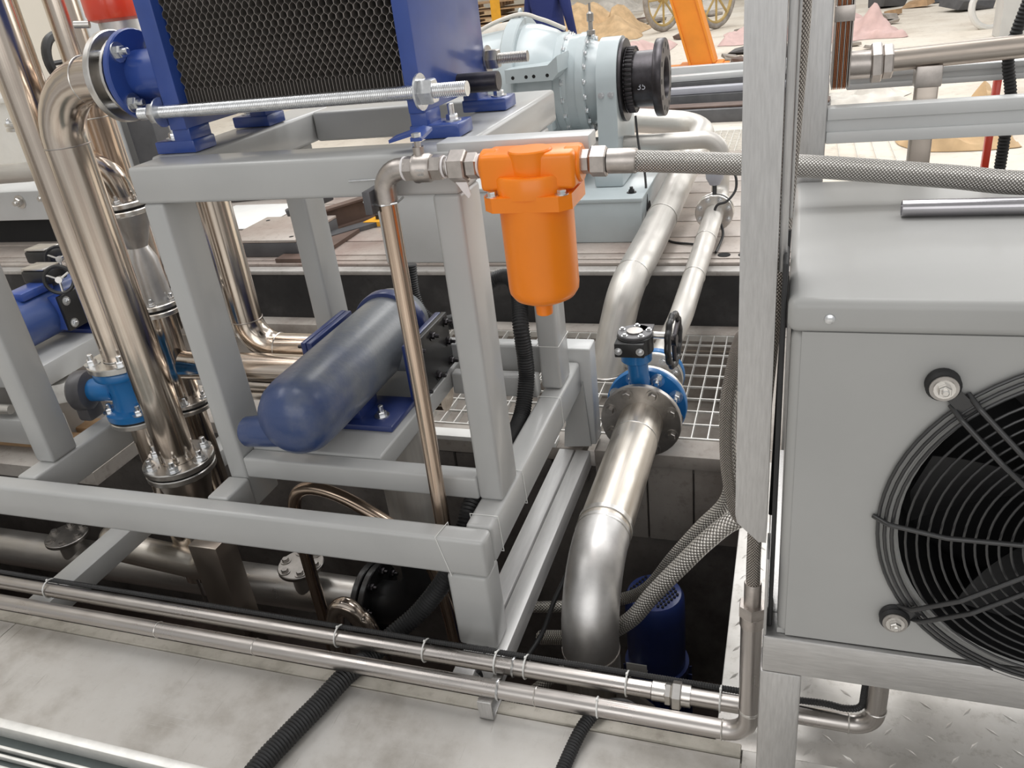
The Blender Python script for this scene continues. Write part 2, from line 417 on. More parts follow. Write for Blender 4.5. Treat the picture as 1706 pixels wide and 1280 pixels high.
def tie(parent_or_none, c, d, r, label=None, name='cable_tie', mat='white', rr=0.0022):
    """a nylon tie drawn round a pipe, with its little locking head and tail"""
    mb = MB().ring(c, d, r+rr*0.6, rr, 24, 6)
    x, y, dd = frame_of(d); h = Vector(c)+Vector((0, 0, 1))*(r+0.004)
    mb.box(h-Vector((0.0028, 0.0028, 0.004)), h+Vector((0.0028, 0.0028, 0.003)), 0.001)
    if parent_or_none: return part(name, mb, mat, parent_or_none)
    return solo(name, mb, mat, label, 'cable tie', 'cable ties on the pipes')
# ================================================================ THE SETTING
fl = struct('floor', MB().box((-30, 3.53, -0.10), (30, 60, 0.0)), 'hall')
# strips of slab round the pits (hall floor level)
sl = MB()
sl.box((-30, -4, -0.10), (-4.6, 3.53, -0.001))
sl.box((2.2, 1.27, -0.10), (30, 3.53, -0.001))
sl.box((-0.105, 2.46, -0.40), (2.2, 3.53, -0.002))
sl.box((-4.6, 3.53, -0.5), (2.2, 3.545, -0.002))
part('floor_slab', sl, 'concrete', fl)
# far pad in front of the machine bed
part('concrete_strip', MB().box((-4.6, 3.50, -0.08), (2.2, 3.60, 0.004), 0.004), 'concrete', fl)
wb = struct('wall_back', MB().box((-40, 34, -0.1), (40, 34.3, 11)), 'wall')
wl = struct('wall_left', MB().box((-12.3, -5, -0.1), (-12, 34, 11)), 'wall')

# deck sheets in the foreground
deck = struct('floor_deck', MB().box((-4.6, -4, -0.08), (-0.02, 1.245, -0.006)), 'deck_edge')
part('deck_plate', MB().box((-4.6, -4, -0.006), (-2.1995, 1.252, 0.0), 0.0015), 'deck', deck)
part('deck_plate', MB().box((-2.1965, -4, -0.006), (-0.055, 1.252, 0.0), 0.0015), 'deck', deck)
lip = MB(); lip.box((-4.6, 1.256, -0.05), (-2.32, 1.292, 0.006), 0.002); part('edge_strip', lip, 'deck_edge', deck)
lip = MB(); lip.box((-2.315, 1.255, -0.05), (-0.055, 1.288, 0.005), 0.002); part('edge_strip', lip, 'deck_edge', deck)

# checker plate on the right, with its raised lozenges
ck = struct('floor_checker_plate', MB().box((-0.112, 1.276, -0.02), (2.2, 2.46, 0.0), 0.002).box((-0.052, -3, -0.02), (2.2, 1.2765, 0.0), 0.002), 'checker')
tr = MB()
def tread(x, y, a):
    L, wd, h = 0.0165, 0.0042, 0.0016
    c, s_ = math.cos(a), math.sin(a)
    pts = [(-L, 0, 0), (0, -wd, 0), (L, 0, 0), (0, wd, 0), (-L*0.45, 0, h), (L*0.45, 0, h)]
    vs = [Vector((x+p[0]*c-p[1]*s_, y+p[0]*s_+p[1]*c, p[2]+0.0001)) for p in pts]
    tr.add(vs, [(0, 1, 4), (1, 2, 5), (1, 5, 4), (2, 3, 5), (3, 4, 5), (3, 0, 4)])
for i in range(-3, 34):
    for j in range(0, 40):
        x = i*0.085+(0.0425 if j % 2 else 0); y = 0.75+j*0.046
        if (y > 1.262 and x > -0.09) or (y < 1.262 and x > -0.035):
            tread(x, y, math.radians(52 if (i+j) % 2 else -38))
part('treads', tr, 'checker', ck, kind='stuff')

# the open pipe pit: walls and floor
pw = MB()
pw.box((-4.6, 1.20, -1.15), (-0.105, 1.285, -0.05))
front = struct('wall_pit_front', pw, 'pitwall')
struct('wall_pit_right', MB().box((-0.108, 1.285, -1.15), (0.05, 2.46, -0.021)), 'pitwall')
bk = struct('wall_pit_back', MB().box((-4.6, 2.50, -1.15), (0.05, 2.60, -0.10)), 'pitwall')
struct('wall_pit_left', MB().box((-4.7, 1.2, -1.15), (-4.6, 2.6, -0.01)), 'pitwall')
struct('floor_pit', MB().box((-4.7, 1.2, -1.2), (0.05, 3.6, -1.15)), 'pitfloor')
# concrete sill between pit and grating, broken blocks under it
part('sill_beam', MB().box((-1.72, 2.455, -0.055), (-0.70, 2.575, 0.0), 0.004), 'concrete', bk)
part('sill_beam', MB().box((-0.655, 2.455, -0.055), (-0.105, 2.575, 0.0), 0.004), 'concrete', bk)
part('sill_beam', MB().box((-4.6, 2.455, -0.055), (-1.725, 2.575, 0.0), 0.004), 'concrete', bk)
for (x0, x1) in ((-0.66, -0.47), (-0.465, -0.30), (-0.295, -0.108)):
    part('concrete_block', MB().box((x0, 2.475, -0.40), (x1, 2.50, -0.06), 0.006), 'concrete', bk)
for k in range(9):
    x0 = -1.9+k*0.135
    part('concrete_block', MB().box((x0, 2.46+random.uniform(0, .012), -0.14-random.uniform(0, .02)), (x0+0.13, 2.5, -0.06), 0.01), 'pitwall', bk)
solo_strips = [((-1.72, 2.452, 0.0005), (-0.80, 2.512, 0.020))]
for lo_s, hi_s in solo_strips: part('sill_strip', MB().box(lo_s, hi_s, 0.002), 'white', bk, 'white painted steel strip')
# trench under the grating
tf = struct('floor_trench', MB().box((-4.6, 2.575, -0.42), (-0.108, 3.545, -0.38)), 'concrete')

# galvanised grating over the trench
def grating(name, label, x0, x1, y0, y1, z, px, py, mat='zinc'):
    g = thing(name, label, 'grating', ((x0+x1)/2, (y0+y1)/2, z-0.025), 'floor gratings')
    b = MB(); n = int((x1-x0)/px)
    for k in range(n+1):
        x = x0+k*(x1-x0)/n; b.box((x-0.002, y0, z-0.025), (x+0.002, y1, z))
    part('bearing_bars', b, mat, g, kind='stuff')
    c = MB(); n = int((y1-y0)/py)
    for k in range(n+1):
        y = y0+k*(y1-y0)/n; c.box((x0, y-0.0028, z-0.008), (x1, y+0.0028, z+0.0005))
    part('cross_bars', c, mat, g, kind='stuff')
    part('edge_band', MB().box((x0-0.003, y0-0.004, z-0.03), (x1+0.003, y0, z)), mat, g); part('edge_band', MB().box((x0-0.003, y1, z-0.03), (x1+0.003, y1+0.004, z)), mat, g); return g
M['galv'] = metal('galvanised_grating', (0.80, 0.79, 0.76), 0.42, 0.1, 20, metallic=0.55)
grating('floor_grating', 'galvanised floor grating panel around the bright blue butterfly valve', -1.02, -0.20, 2.585, 3.495, 0.0, 0.058, 0.098, 'galv')
grating('floor_grating', 'galvanised floor grating panel seen behind the grey frame posts', -2.05, -1.03, 2.585, 3.495, 0.0, 0.058, 0.098, 'galv')
grating('floor_grating', 'fine floor grating beyond the far end of the machine bed', -1.1, 0.16, 6.9, 8.2, 0.02, 0.06, 0.06, 'galv')
grating('floor_grating', 'wide spaced floor grating seen under the rails behind the cabinet', 0.2, 0.86, 6.7, 7.5, 0.02, 0.13, 0.4, 'galv')
# machine bed with T-slots
bed = thing('machine_bed', 'low cast iron machine bed with dark side and slotted top', 'machine bed', (-2.0, 5.2, 0))
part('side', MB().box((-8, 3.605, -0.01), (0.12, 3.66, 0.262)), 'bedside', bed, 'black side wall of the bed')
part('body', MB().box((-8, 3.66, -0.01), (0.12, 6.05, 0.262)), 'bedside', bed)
part('lip', MB().box((-8, 3.60, 0.255), (0.12, 3.675, 0.278), 0.004), 'bedlip', bed)
ys = [3.68, 3.742, 3.828, 4.075, 4.35, 4.62, 4.93, 5.19, 5.46, 5.75, 6.05]
for a, b in zip(ys[:-1], ys[1:]):
    part('bed_strip', MB().box((-8, a+0.008, 0.258), (0.12, b-0.008, 0.29), 0.003), 'bedtop', bed)
for hx, hy in ((-0.205, 3.79), (-0.30, 3.79)):
    part('lifting_hole', MB().cyl((hx, hy, 0.285), (hx, hy, 0.2925), 0.030, 20), 'void', bed)
part('lifting_hole', MB().cyl((-4.15, 3.79, 0.285), (-4.15, 3.79, 0.2925), 0.038, 20), 'void', bed)
# ================================================================ GREY SKID FRAME
sk = thing('skid_frame', 'large grey painted skid frame of square steel tubes over the pit', 'frame', (-1.2, 1.9, 0))
def fb(name, lo, hi, bev=0.009, mat='frame'): return part(name, MB().box(lo, hi, bev, 3), mat, sk)
fb('base_beam', (-4.6, 1.444, 0.248), (-0.684, 1.505, 0.364), 0.012)
fb('base_beam', (-0.757, 1.5055, 0.249), (-0.683, 2.459, 0.3635), 0.012)
fb('leg', (-0.803, 1.446, 0.001), (-0.690, 1.535, 0.247), 0.012)
fb('post', (-0.755, 1.616, 0.3645), (-0.687, 1.742, 1.184), 0.010)
fb('post', (-1.553, 1.616, 0.25), (-1.490, 1.742, 1.184), 0.010)
fb('post', (-0.760, 2.245, 0.3645), (-0.692, 2.365, 1.184), 0.010)
fb('post', (-1.565, 2.235, 0.05), (-1.492, 2.352, 1.184), 0.010)
fb('post', (-2.283, 1.588, 0.3645), (-2.207, 1.690, 1.75), 0.010)
fb('top_beam', (-1.565, 1.614, 1.183), (-0.686, 1.742, 1.276), 0.010)
fb('top_beam', (-0.828, 1.7425, 1.183), (-0.690, 2.45, 1.275), 0.010)
fb('top_beam', (-1.600, 1.7425, 1.183), (-1.462, 2.45, 1.275), 0.010)
fb('top_beam', (-1.4615, 2.335, 1.183), (-0.8285, 2.45, 1.275), 0.010)
fb('mid_beam', (-1.4895, 1.616, 0.362), (-0.7555, 1.672, 0.430), 0.008)
fb('base_beam', (-1.556, 1.5055, 0.25), (-1.484, 1.6155, 0.3635), 0.008)
fb('base_beam', (-2.285, 1.5055, 0.25), (-2.207, 2.42, 0.3635), 0.010)
fb('cooler_table', (-1.4895, 1.6725, 0.372), (-1.062, 2.2995, 0.436), 0.006)
fb('rear_beam', (-1.491, 2.305, 0.39), (-0.761, 2.365, 0.49), 0.008)
fb('cross_beam', (-1.0615, 2.200, 0.352), (-0.7605, 2.244, 0.430), 0.008)
fb('leg', (-0.757, 2.4595, 0.0215), (-0.645, 2.545, 0.412), 0.006, 'grey_lt')
part('gusset', MB().prism([(-0.765, 2.447, 0.012), (-0.662, 2.447, 0.022), (-0.676, 2.447, 0.285), (-0.757, 2.447, 0.092)], (0, 0.012, 0)), 'frame', sk)
# white sealing cord tied round the base beams
def cord(pts): part('cord_tie', MB().sweep(pts, 0.0013, 6, closed=True), 'white', sk)
cord([(-0.812, 1.4425, 0.366), (-0.803, 1.507, 0.366), (-0.803, 1.507, 0.246), (-0.785, 1.4425, 0.246)])
cord([(-0.7585, 1.552, 0.3655), (-0.6815, 1.552, 0.3655), (-0.6815, 1.56, 0.247), (-0.7585, 1.56, 0.247)])
cord([(-0.7585, 1.765, 0.3655), (-0.6815, 1.765, 0.3655), (-0.6815, 1.775, 0.247), (-0.7585, 1.775, 0.247)])
cord([(-0.7585, 2.19, 0.3655), (-0.6815, 2.19, 0.3655), (-0.6815, 2.195, 0.247), (-0.7585, 2.195, 0.247)])
cord([(-0.765, 2.243, 0.52), (-0.690, 2.243, 0.52), (-0.690, 2.368, 0.52), (-0.765, 2.368, 0.52)])

# rails the skid stands on
def rail(label, lo, hi, mat='rail'): return solo('steel_rail', MB().box(lo, hi, 0.004), mat, label, 'rail')
rail('bright steel rail running under the skid leg, nearer the frame', (-0.787, 1.352, -0.072), (-0.729, 2.452, 0.0))
rail('bright steel rail running under the skid, nearer the big dull pipe', (-0.723, 1.372, -0.072), (-0.668, 2.452, 0.0))
rail('grey rail crossing the pit at the left end of the front beam', (-2.255, 1.33, -0.075), (-2.165, 2.452, 0.0), 'frame')
PPX = -1.765
lp = thing('pit_post', 'brown stainless square post standing in the pit under the front beam', 'post', (PPX, 1.66, -1.15))
part('tube', MB().box((PPX-0.055, 1.62, -1.15), (PPX+0.055, 1.715, 0.06), 0.004), M['pipe_dull'], lp)
part('base_plate', MB().box((PPX-0.09, 1.59, -1.15), (PPX+0.09, 1.75, -1.138), 0.002), 'brown', lp)

# ================================================================ PLATE HEAT EXCHANGER
hx = thing('plate_heat_exchanger', 'blue plate heat exchanger with black honeycomb plate pack on the skid', 'heat exchanger', (-1.15, 2.0, 1.276))
HY0, HY1 = 1.757, 2.20
def endplate(x0, x1, foot_dx, s):
    poly = [(x0, HY0, 1.345), (x0, HY0, 1.98), (x0, HY1, 1.98), (x0, HY1, 1.345), (x0, HY1-0.09, 1.305), (x0, HY0+0.09, 1.305)]
    p = part('end_plate', MB().box((x0, HY0, 1.335), (x1, HY1, 1.98), 0.004), 'blue', hx)
    for y0 in (HY0+0.006, HY1-0.095):
        f = MB()
        f.box((x0-0.001, y0, 1.30), (x1+0.001, y0+0.085, 1.338), 0.003)
        fx0, fx1 = (x0-0.006, x0+0.118) if s > 0 else (x1-0.118, x1+0.006)
        f.box((fx0, y0-0.002, 1.2765), (fx1, y0+0.088, 1.308), 0.004)
        ft = part('foot', f, 'blue', hx)
        bx = fx1-0.032 if s > 0 else fx0+0.032
        bolt(ft, (bx, y0+0.042, 1.308), Z3, 0.014, 0.022)
    return p
lpz = endplate(-1.522, -1.470, 0, -1)
rpz = endplate(-0.846, -0.806, 0, 1)
part('pack_core', MB().box((-1.469, 1.815, 1.385), (-0.847, HY1-0.02, 1.97)), 'void', hx)
# wavy plates: neighbours in opposite phase so that their edges close into honeycomb cells
NP = 64; x0, x1 = -1.466, -0.850; sp_ = (x1-x0)/NP
M['plate'] = metal('dark_plate_edge', (0.30, 0.275, 0.255), 0.42, 0.2, 30, metallic=0.6)
for ph in (0, 1):
    nseg = 56; z0, z1 = 1.385, 1.96; pitch = 0.0300; mb = MB(); prof = []
    for k in range(nseg*2+1):
        z = z0+(z1-z0)*k/(nseg*2)
        t = ((z-z0)/pitch) % 1.0
        wv = (1 if t < 0.30 else (1-(t-0.30)/0.2*2 if t < 0.5 else (-1 if t < 0.80 else -1+(t-0.8)/0.2*2)))
        amp = 0.0 if z < 1.425 else sp_*0.46
        prof.append((wv*amp*(1 if ph else -1), z))
    th = 0.0011; b = 0; yf, yb = 1.785, 1.84
    for (xx, z) in prof:
        mb.v += [Vector((xx-th/2, yf, z)), Vector((xx+th/2, yf, z)), Vector((xx+th/2, yb, z)), Vector((xx-th/2, yb, z))]
    for k in range(len(prof)-1):
        a = k*4
        for i in range(4):
            j = (i+1) % 4; mb.f.append((a+i, a+j, a+4+j, a+4+i))
    me = mesh_of(mb, 'plate', (0, 0, 0)); me.materials.append(M['plate'])
    for i in range(NP+1):
        if i % 2 == ph:
            o = bpy.data.objects.new('plate', me); COL.objects.link(o); o.parent = hx
            o.location = Vector((x0+i*sp_, 0, 0))-ROOT[hx.name]
# tie rods
def tierod(y, z, xa, xb, r, mat='zinc'):
    pl = []; L = xb-xa; n = int(L/0.0024)
    mb = MB().sweep([(xa+L*k/n, y, z) for k in range(n+1)], r, 14, rfun=lambda q: r*(1.0 if int(q/0.0024) % 2 else 0.93))
    rd = part('tie_rod', mb, mat, hx)
    return rd
def nut(parent, x, y, z, r, s, mat='zinc'):
    inst(('nut', r), lambda: MB().lathe([(r*1.35, 0), (r*1.35, r*.16)], (0, 0, 0), Z3, 20).lathe([(r*.95, r*.16), (r, r*.25), (r, r*1.1), (r*.9, r*1.25)], (0, 0, 0), Z3, 6), 'nut', mat, parent, (x, y, z), (s, 0, 0))
rd = tierod(1.748, 1.383, -1.592, -0.690, 0.0165)
nut(rd, -0.805, 1.748, 1.383, 0.030, 1); nut(rd, -1.522, 1.748, 1.383, 0.027, -1)
rd = tierod(2.215, 1.395, -1.60, -0.690, 0.0145, 'flange_d')
nut(rd, -0.805, 2.215, 1.395, 0.027, 1, 'flange_d')
gb = part('guide_bar', MB().cyl((-1.55, 1.99, 1.365), (-0.700, 1.99, 1.365), 0.024, 24, 0.002), 'blackm', hx, 'black round guide bar end')
# nozzles on the left plate
for (ny, nz) in ((1.823, 1.470), (2.105, 1.470)):
    nz_ = part('nozzle', MB().cyl((-1.523, ny, nz), (-1.620, ny, nz), 0.060, 28), 'blue', hx)
    nf = part('nozzle_flange', flange_mb((-1.616, ny, nz), (-1, 0, 0), 0.112, 0.018), 'blue', hx)
    bolt_circle(nf, (-1.616, ny, nz), (1, 0, 0), 0.086, 4, 0.016, 0.014, a0=math.pi/4)

# ================================================================ STAINLESS PIPES ON THE LEFT
pa = thing('stainless_pipe', 'polished stainless riser with elbow bolted to the blue exchanger nozzle', 'pipe', (-1.955, 1.85, -0.6))
AX, AY, AZ = -1.945, 1.823, 1.470
part('tube', pipe_mb([(-1.69, AY, AZ), (AX, AY, AZ), (AX, AY, 0.262)], 0.060, 0.165, 30), 'pipe', pa)
gk = part('gasket', MB().cyl((-1.6345, AY, AZ), (-1.678, AY, AZ), 0.074, 30), 'flange_d', pa)
tf_ = part('flange', flange_mb((-1.678, AY, AZ), (-1, 0, 0), 0.114, 0.020), 'flange', pa)
part('raised_collar', MB().cyl((-1.650, AY, AZ), (-1.658, AY, AZ), 0.098, 28), 'flange', pa)
for k in range(4):
    a = math.pi/4+math.pi*k/2
    part('stud', MB().cyl((-1.6345, AY+0.086*math.cos(a), AZ+0.086*math.sin(a)), (-1.715, AY+0.086*math.cos(a), AZ+0.086*math.sin(a)), 0.010, 12), 'zinc', pa)
weld(pa, (AX, AY, AZ-0.165), Z3, 0.060, 'fitting'); weld(pa, (-1.80, AY, AZ), (1, 0, 0), 0.060)
bf = part('flange', flange_mb((AX, AY, 0.239), Z3, 0.118, 0.022), 'flange', pa)
bolt_circle(bf, (AX, AY, 0.261), Z3, 0.093, 6, 0.0165, 0.016)
part('gasket', MB().cyl((AX, AY, 0.232), (AX, AY, 0.239), 0.106, 30), 'gasket', pa)
part('flange', flange_mb((AX, AY, 0.210), Z3, 0.116, 0.022), 'flange', pa)
part('reducer', MB().lathe([(0.088, 0.210), (0.086, 0.17), (0.058, 0.06), (0.0565, -0.02)], (AX, AY, 0), Z3, 28), 'pipe_dull', pa)

pb = thing('stainless_pipe', 'polished stainless riser running down to the blue valve at left', 'pipe', (-2.245, 2.0, 0.5))
BX, BY = -2.112, 1.89
part('tube', MB().sweep([(BX, BY, 0.603), (BX, BY, 1.2), (BX, BY, 2.3)], 0.0535, 28), 'pipe', pb)
fB = part('flange', flange_mb((BX, BY, 0.580), Z3, 0.108, 0.022), 'flange', pb)
bolt_circle(fB, (BX, BY, 0.602), Z3, 0.086, 4, 0.017, 0.016)
weld(pb, (BX, BY, 0.605), Z3, 0.0535)

def butterfly(name, label, c, d, R, t, mat='valveblue'):
    """wafer butterfly valve: ring body with two flange rims, neck on +n"""
    pass
lv = thing('butterfly_valve', 'blue flanged valve with grey gear housing under the left riser', 'valve', (BX, BY, 0.30))
part('body', MB().lathe([(0.100, 0.395), (0.104, 0.399), (0.104, 0.420), (0.074, 0.428), (0.068, 0.48), (0.074, 0.540), (0.098, 0.548), (0.100, 0.552), (0.100, 0.570), (0.096, 0.576)], (BX, BY, 0), Z3, 36), 'valveblue', lv)
part('neck', MB().cyl((BX-0.05, BY-0.02, 0.488), (BX-0.140, BY-0.035, 0.488), 0.040, 20, 0.004), 'valveblue', lv)
part('gear_housing', MB().lathe([(0.05, 0), (0.066, 0.008), (0.070, 0.02), (0.070, 0.05), (0.062, 0.06), (0.055, 0.064)], (BX-0.138, BY-0.034, 0.488), (-1, -0.22, 0), 28).box((BX-0.198, BY-0.08, 0.385), (BX-0.142, BY-0.01, 0.48), 0.01), 'castgrey', lv, 'grey cast gear housing')
part('gasket', MB().cyl((BX, BY, 0.576), (BX, BY, 0.580), 0.097, 30), 'gasket', lv)
part('lower_gasket', MB().cyl((BX, BY, 0.388), (BX, BY, 0.395), 0.096, 30), 'gasket', lv)
lf = part('lower_flange', flange_mb((BX, BY, 0.369), Z3, 0.102, 0.019), 'flange', lv)
for k in range(4):
    a = math.pi/4+math.pi*k/2
    bolt(lv, (BX+0.087*math.cos(a), BY+0.087*math.sin(a), 0.420), Z3, 0.0155, 0.014)
part('outlet_pipe', MB().sweep([(BX, BY, 0.370), (BX, BY, 0.1), (BX, BY, -0.34)], 0.052, 24), 'pipe', lv)

# line with two flanged cones behind the left post
pe = thing('stainless_pipe', 'dull stainless line with cone and flanges behind the left frame post', 'pipe', (-2.097, 2.105, -0.5))
EX, EY = -2.097, 2.105
part('downpipe', pipe_mb([(-1.655, EY, 1.47), (EX, EY, 1.47), (EX, EY, 1.10)], 0.050, 0.13, 24), 'pipe_br', pe, 'reddish stainless downpipe')
part('nozzle_flange', flange_mb((-1.6345, EY, 1.47), (-1, 0, 0), 0.104, 0.022), 'flange_d', pe)
weld(pe, (EX, EY, 1.34), Z3, 0.050)
part('bend', MB().sweep(smoothline([(-2.265, 2.05, 1.195), (-2.20, 2.045, 1.212), (-2.125, 2.05, 1.205), (-2.085, 2.07, 1.165), (-2.085, 2.09, 1.10), (-2.09, 2.10, 1.08)], 8), 0.048, 24), 'pipe', pe)
for z in (1.055, 0.70, 0.315):
    f1 = part('flange', flange_mb((EX, EY, z+0.004), Z3, 0.088, 0.018), 'flange', pe)
    bolt_circle(f1, (EX, EY, z+0.022), Z3, 0.070, 6, 0.011, 0.012)
    part('gasket', MB().cyl((EX, EY, z-0.004), (EX, EY, z+0.004), 0.080, 26), 'gasket', pe)
    part('flange', flange_mb((EX, EY, z-0.022), Z3, 0.088, 0.018), 'flange', pe)
part('cone', MB().lathe([(0.074, 1.033), (0.066, 1.00), (0.033, 0.915), (0.050, 0.87), (0.054, 0.79), (0.058, 0.722)], (EX, EY, 0), Z3, 26), 'elbow', pe)
part('tube', MB().sweep([(EX, EY, 0.678), (EX, EY, 0.5), (EX, EY, 0.337)], 0.047, 24), 'pipe', pe)
part('tube', MB().sweep([(EX, EY, 0.293), (EX, EY, 0.1), (EX, EY, -0.15)], 0.047, 24), 'pipe', pe)
pc = pc_root = thing('stainless_pipe', 'tall polished stainless pipe rising at the upper left beside the grey column', 'pipe', (-2.75, 2.75, 0.3))
part('tube', MB().sweep([(-2.72, 2.75, 0.30), (-2.72, 2.75, 1.2), (-2.72, 2.75, 2.4)], 0.062, 26), 'pipe', pc)
pc2 = thing('stainless_pipe', 'tall polished stainless pipe rising at the extreme upper left corner', 'pipe', (-2.86, 2.61, 0.45))
part('tube', MB().sweep([(-2.86, 2.61, 0.45), (-2.86, 2.61, 1.2), (-2.86, 2.61, 2.4)], 0.056, 26), 'pipe', pc2)

HW = Vector((-3.02, 2.98, 1.47)); hd_ = Vector((0.95, 0.1, 0.1)).normalized(); hx_, hy_, _ = frame_of(hd_)
part('valve_stem', MB().cyl((-2.72, 2.75, 1.40), HW, 0.016, 12).cyl((-2.80, 2.81, 1.38), (-2.86, 2.855, 1.40), 0.05, 16), 'flange', pc_root)
part('handwheel', MB().ring(HW, hd_, 0.105, 0.020, 32, 8), 'black', pc_root, 'dark handwheel')
part('handwheel_spokes', MB().sweep([HW-hx_*0.1, HW+hx_*0.1], 0.010, 8).sweep([HW-hy_*0.1, HW+hy_*0.1], 0.010, 8), 'black', pc_root)
# stainless pipe feeding the oil cooler
pf = thing('stainless_pipe', 'polished stainless downpipe turning towards the oil cooler', 'pipe', (-1.86, 2.25, 0.4))
part('tube', pipe_mb([(-1.858, 2.25, 1.17), (-1.858, 2.25, 0.478), (-1.425, 2.25, 0.478)], 0.056, 0.115, 28), 'pipe', pf)
weld(pf, (-1.858, 2.25, 0.593), Z3, 0.056, 'fitting'); weld(pf, (-1.743, 2.25, 0.478), (1, 0, 0), 0.056)
pg = thing('stainless_pipe', 'horizontal polished stainless pipe entering the oil cooler flange', 'pipe', (-1.9, 2.08, 0.5))
part('tube', MB().sweep([(-2.03, 2.075, 0.485), (-1.8, 2.075, 0.485), (-1.43, 2.075, 0.485)], 0.052, 26), 'pipe', pg)
ph_ = thing('stainless_pipe', 'thick bright pipe lying low behind the oil cooler', 'pipe', (-1.9, 2.40, 0.2))
part('tube', MB().sweep([(-2.6, 2.43, 0.215), (-2.0, 2.43, 0.215), (-1.2, 2.43, 0.215)], 0.062, 26), 'pipe', ph_)

# ================================================================ OIL COOLER
oc = thing('oil_cooler', 'blue-grey shell oil cooler with domed end lying inside the frame', 'oil cooler', (-1.25, 1.95, 0.436))
def cooler_paint(name, c1, c2):
    m, nt, bs = nodes_of(name)
    f = noisetex(nt, coords(nt), 5, 5)
    nt.links.new(ramp(nt, f, [(0.35, c1), (0.65, c2)]), bs.inputs['Base Color'])
    bs.inputs['Roughness'].default_value = 0.36; bs.inputs['Coat Weight'].default_value = 0.5; bs.inputs['Coat Roughness'].default_value = 0.2
    bump(nt, bs, noisetex(nt, coords(nt), 70, 4), 0.25, 0.002); return m
m_, nt_, bs_ = nodes_of('dust_and_sheen_blue_paint')  # grey along the shell: dust and bright gloss reflection put into the colour
sx_ = nt_.nodes.new('ShaderNodeSeparateXYZ'); nt_.links.new(coords(nt_), sx_.inputs[0])
ma_ = nt_.nodes.new('ShaderNodeMath'); ma_.operation = 'MULTIPLY_ADD'; ma_.inputs[1].default_value = 1.1; nt_.links.new(sx_.outputs[1], ma_.inputs[0])
nt_.links.new(noisetex(nt_, coords(nt_), 6, 5), ma_.inputs[2])
nt_.links.new(ramp(nt_, ma_.outputs[0], [(0.10, (0.032, 0.060, 0.165)), (0.45, (0.17, 0.185, 0.205))]), bs_.inputs['Base Color'])
bs_.inputs['Roughness'].default_value = 0.38; bs_.inputs['Coat Weight'].default_value = 0.4; bs_.inputs['Coat Roughness'].default_value = 0.22
bump(nt_, bs_, noisetex(nt_, coords(nt_), 60, 4), 0.35, 0.003)
M['coolerpaint'] = m_
M['coolerblue'] = cooler_paint('glossy_deep_blue_paint', (0.022, 0.055, 0.22), (0.035, 0.075, 0.24))
OX, OZ = -1.252, 0.594
dome = [(0.001, 1.525), (0.038, 1.528), (0.071, 1.541), (0.096, 1.565), (0.110, 1.598), (0.1145, 1.64), (0.1145, 2.20)]
part('shell', MB().lathe([(r, h) for r, h in dome], (OX, 0, OZ), (0, 1, 0), 40), 'coolerpaint', oc)
part('end_ring', MB().lathe([(0.108, 2.185), (0.126, 2.187), (0.128, 2.192), (0.128, 2.222), (0.118, 2.224)], (OX, 0, OZ), (0, 1, 0), 40), 'navy', oc)
part('end_cover', MB().lathe([(0.116, 2.224), (0.116, 2.262), (0.10, 2.29), (0.001, 2.30)], (OX, 0, OZ), (0, 1, 0), 40), 'coolerpaint', oc)
part('drain_stub', MB().lathe([(0.048, 0.0), (0.046, 0.08), (0.043, 0.148), (0.037, 0.156), (0.001, 0.156)], (OX-0.02, 1.60, OZ-0.040), (-1, -0.04, -0.10), 20), 'coolerpaint', oc)
for s_, nm, fm in ((-1, 'flange_block', 'navy'), (1, 'flange_block', 'navy')):
    fx = OX+s_*0.155
    for yy in (2.075, 2.175):
        part('port', MB().cyl((OX+s_*0.07, yy, 0.515+0.03), (fx, yy, 0.545), 0.042, 18), 'coolerpaint', oc)
    b_ = part('flange_block', MB().box((min(fx, fx+s_*0.022), 1.965, 0.450), (max(fx, fx+s_*0.022), 2.235, 0.640), 0.006), 'navy', oc)
    px = fx+s_*0.0225
    c_ = part('cover_plate', MB().box((min(px, px+s_*0.018), 1.965, 0.452), (max(px, px+s_*0.018), 2.235, 0.640), 0.003), 'black' if s_ > 0 else 'navy', oc)
    for (yy, zz) in ((1.99, .475), (2.10, .475), (2.21, .475), (1.99, .615), (2.10, .615), (2.21, .615), (2.21, .545)):
        bolt(c_, (px+s_*0.018, yy, zz), (s_, 0, 0), 0.011, 0.014, 'blackm')
ft = part('foot', MB().box((-1.38, 1.80, 0.4365), (-1.085, 1.985, 0.456), 0.004).box((-1.30, 1.83, 0.45), (-1.20, 1.95, 0.52), 0.01), 'navy', oc)
bolt(ft, (-1.145, 1.86, 0.456), Z3, 0.015, 0.018); bolt(ft, (-1.355, 1.86, 0.456), Z3, 0.015, 0.018)
# ================================================================ ORANGE FILTER AND ITS PIPING
FX, FY = -0.498, 1.56
of = thing('oil_filter', 'orange bowl filter hanging beside the grey post', 'filter', (FX, FY, 0.93))
hd = MB()
hd.box((FX-0.098, FY-0.050, 1.212), (FX+0.098, FY+0.050, 1.284), 0.010, 3)
hd.lathe([(0.080, 1.200), (0.080, 1.236), (0.076, 1.242), (0.001, 1.244)], (FX, FY, 0), Z3, 40)
hd.lathe([(0.040, 1.24), (0.044, 1.286), (0.042, 1.289), (0.001, 1.289)], (FX+0.004, FY-0.020, 0), Z3, 28)
hd.cyl((FX-0.104, FY, 1.252), (FX-0.07, FY, 1.252), 0.036, 24, 0.003)
hd.cyl((FX+0.07, FY, 1.252), (FX+0.104, FY, 1.252), 0.036, 24, 0.003)
hdp = part('head', hd, 'orange', of)
cl = MB()
P8 = []
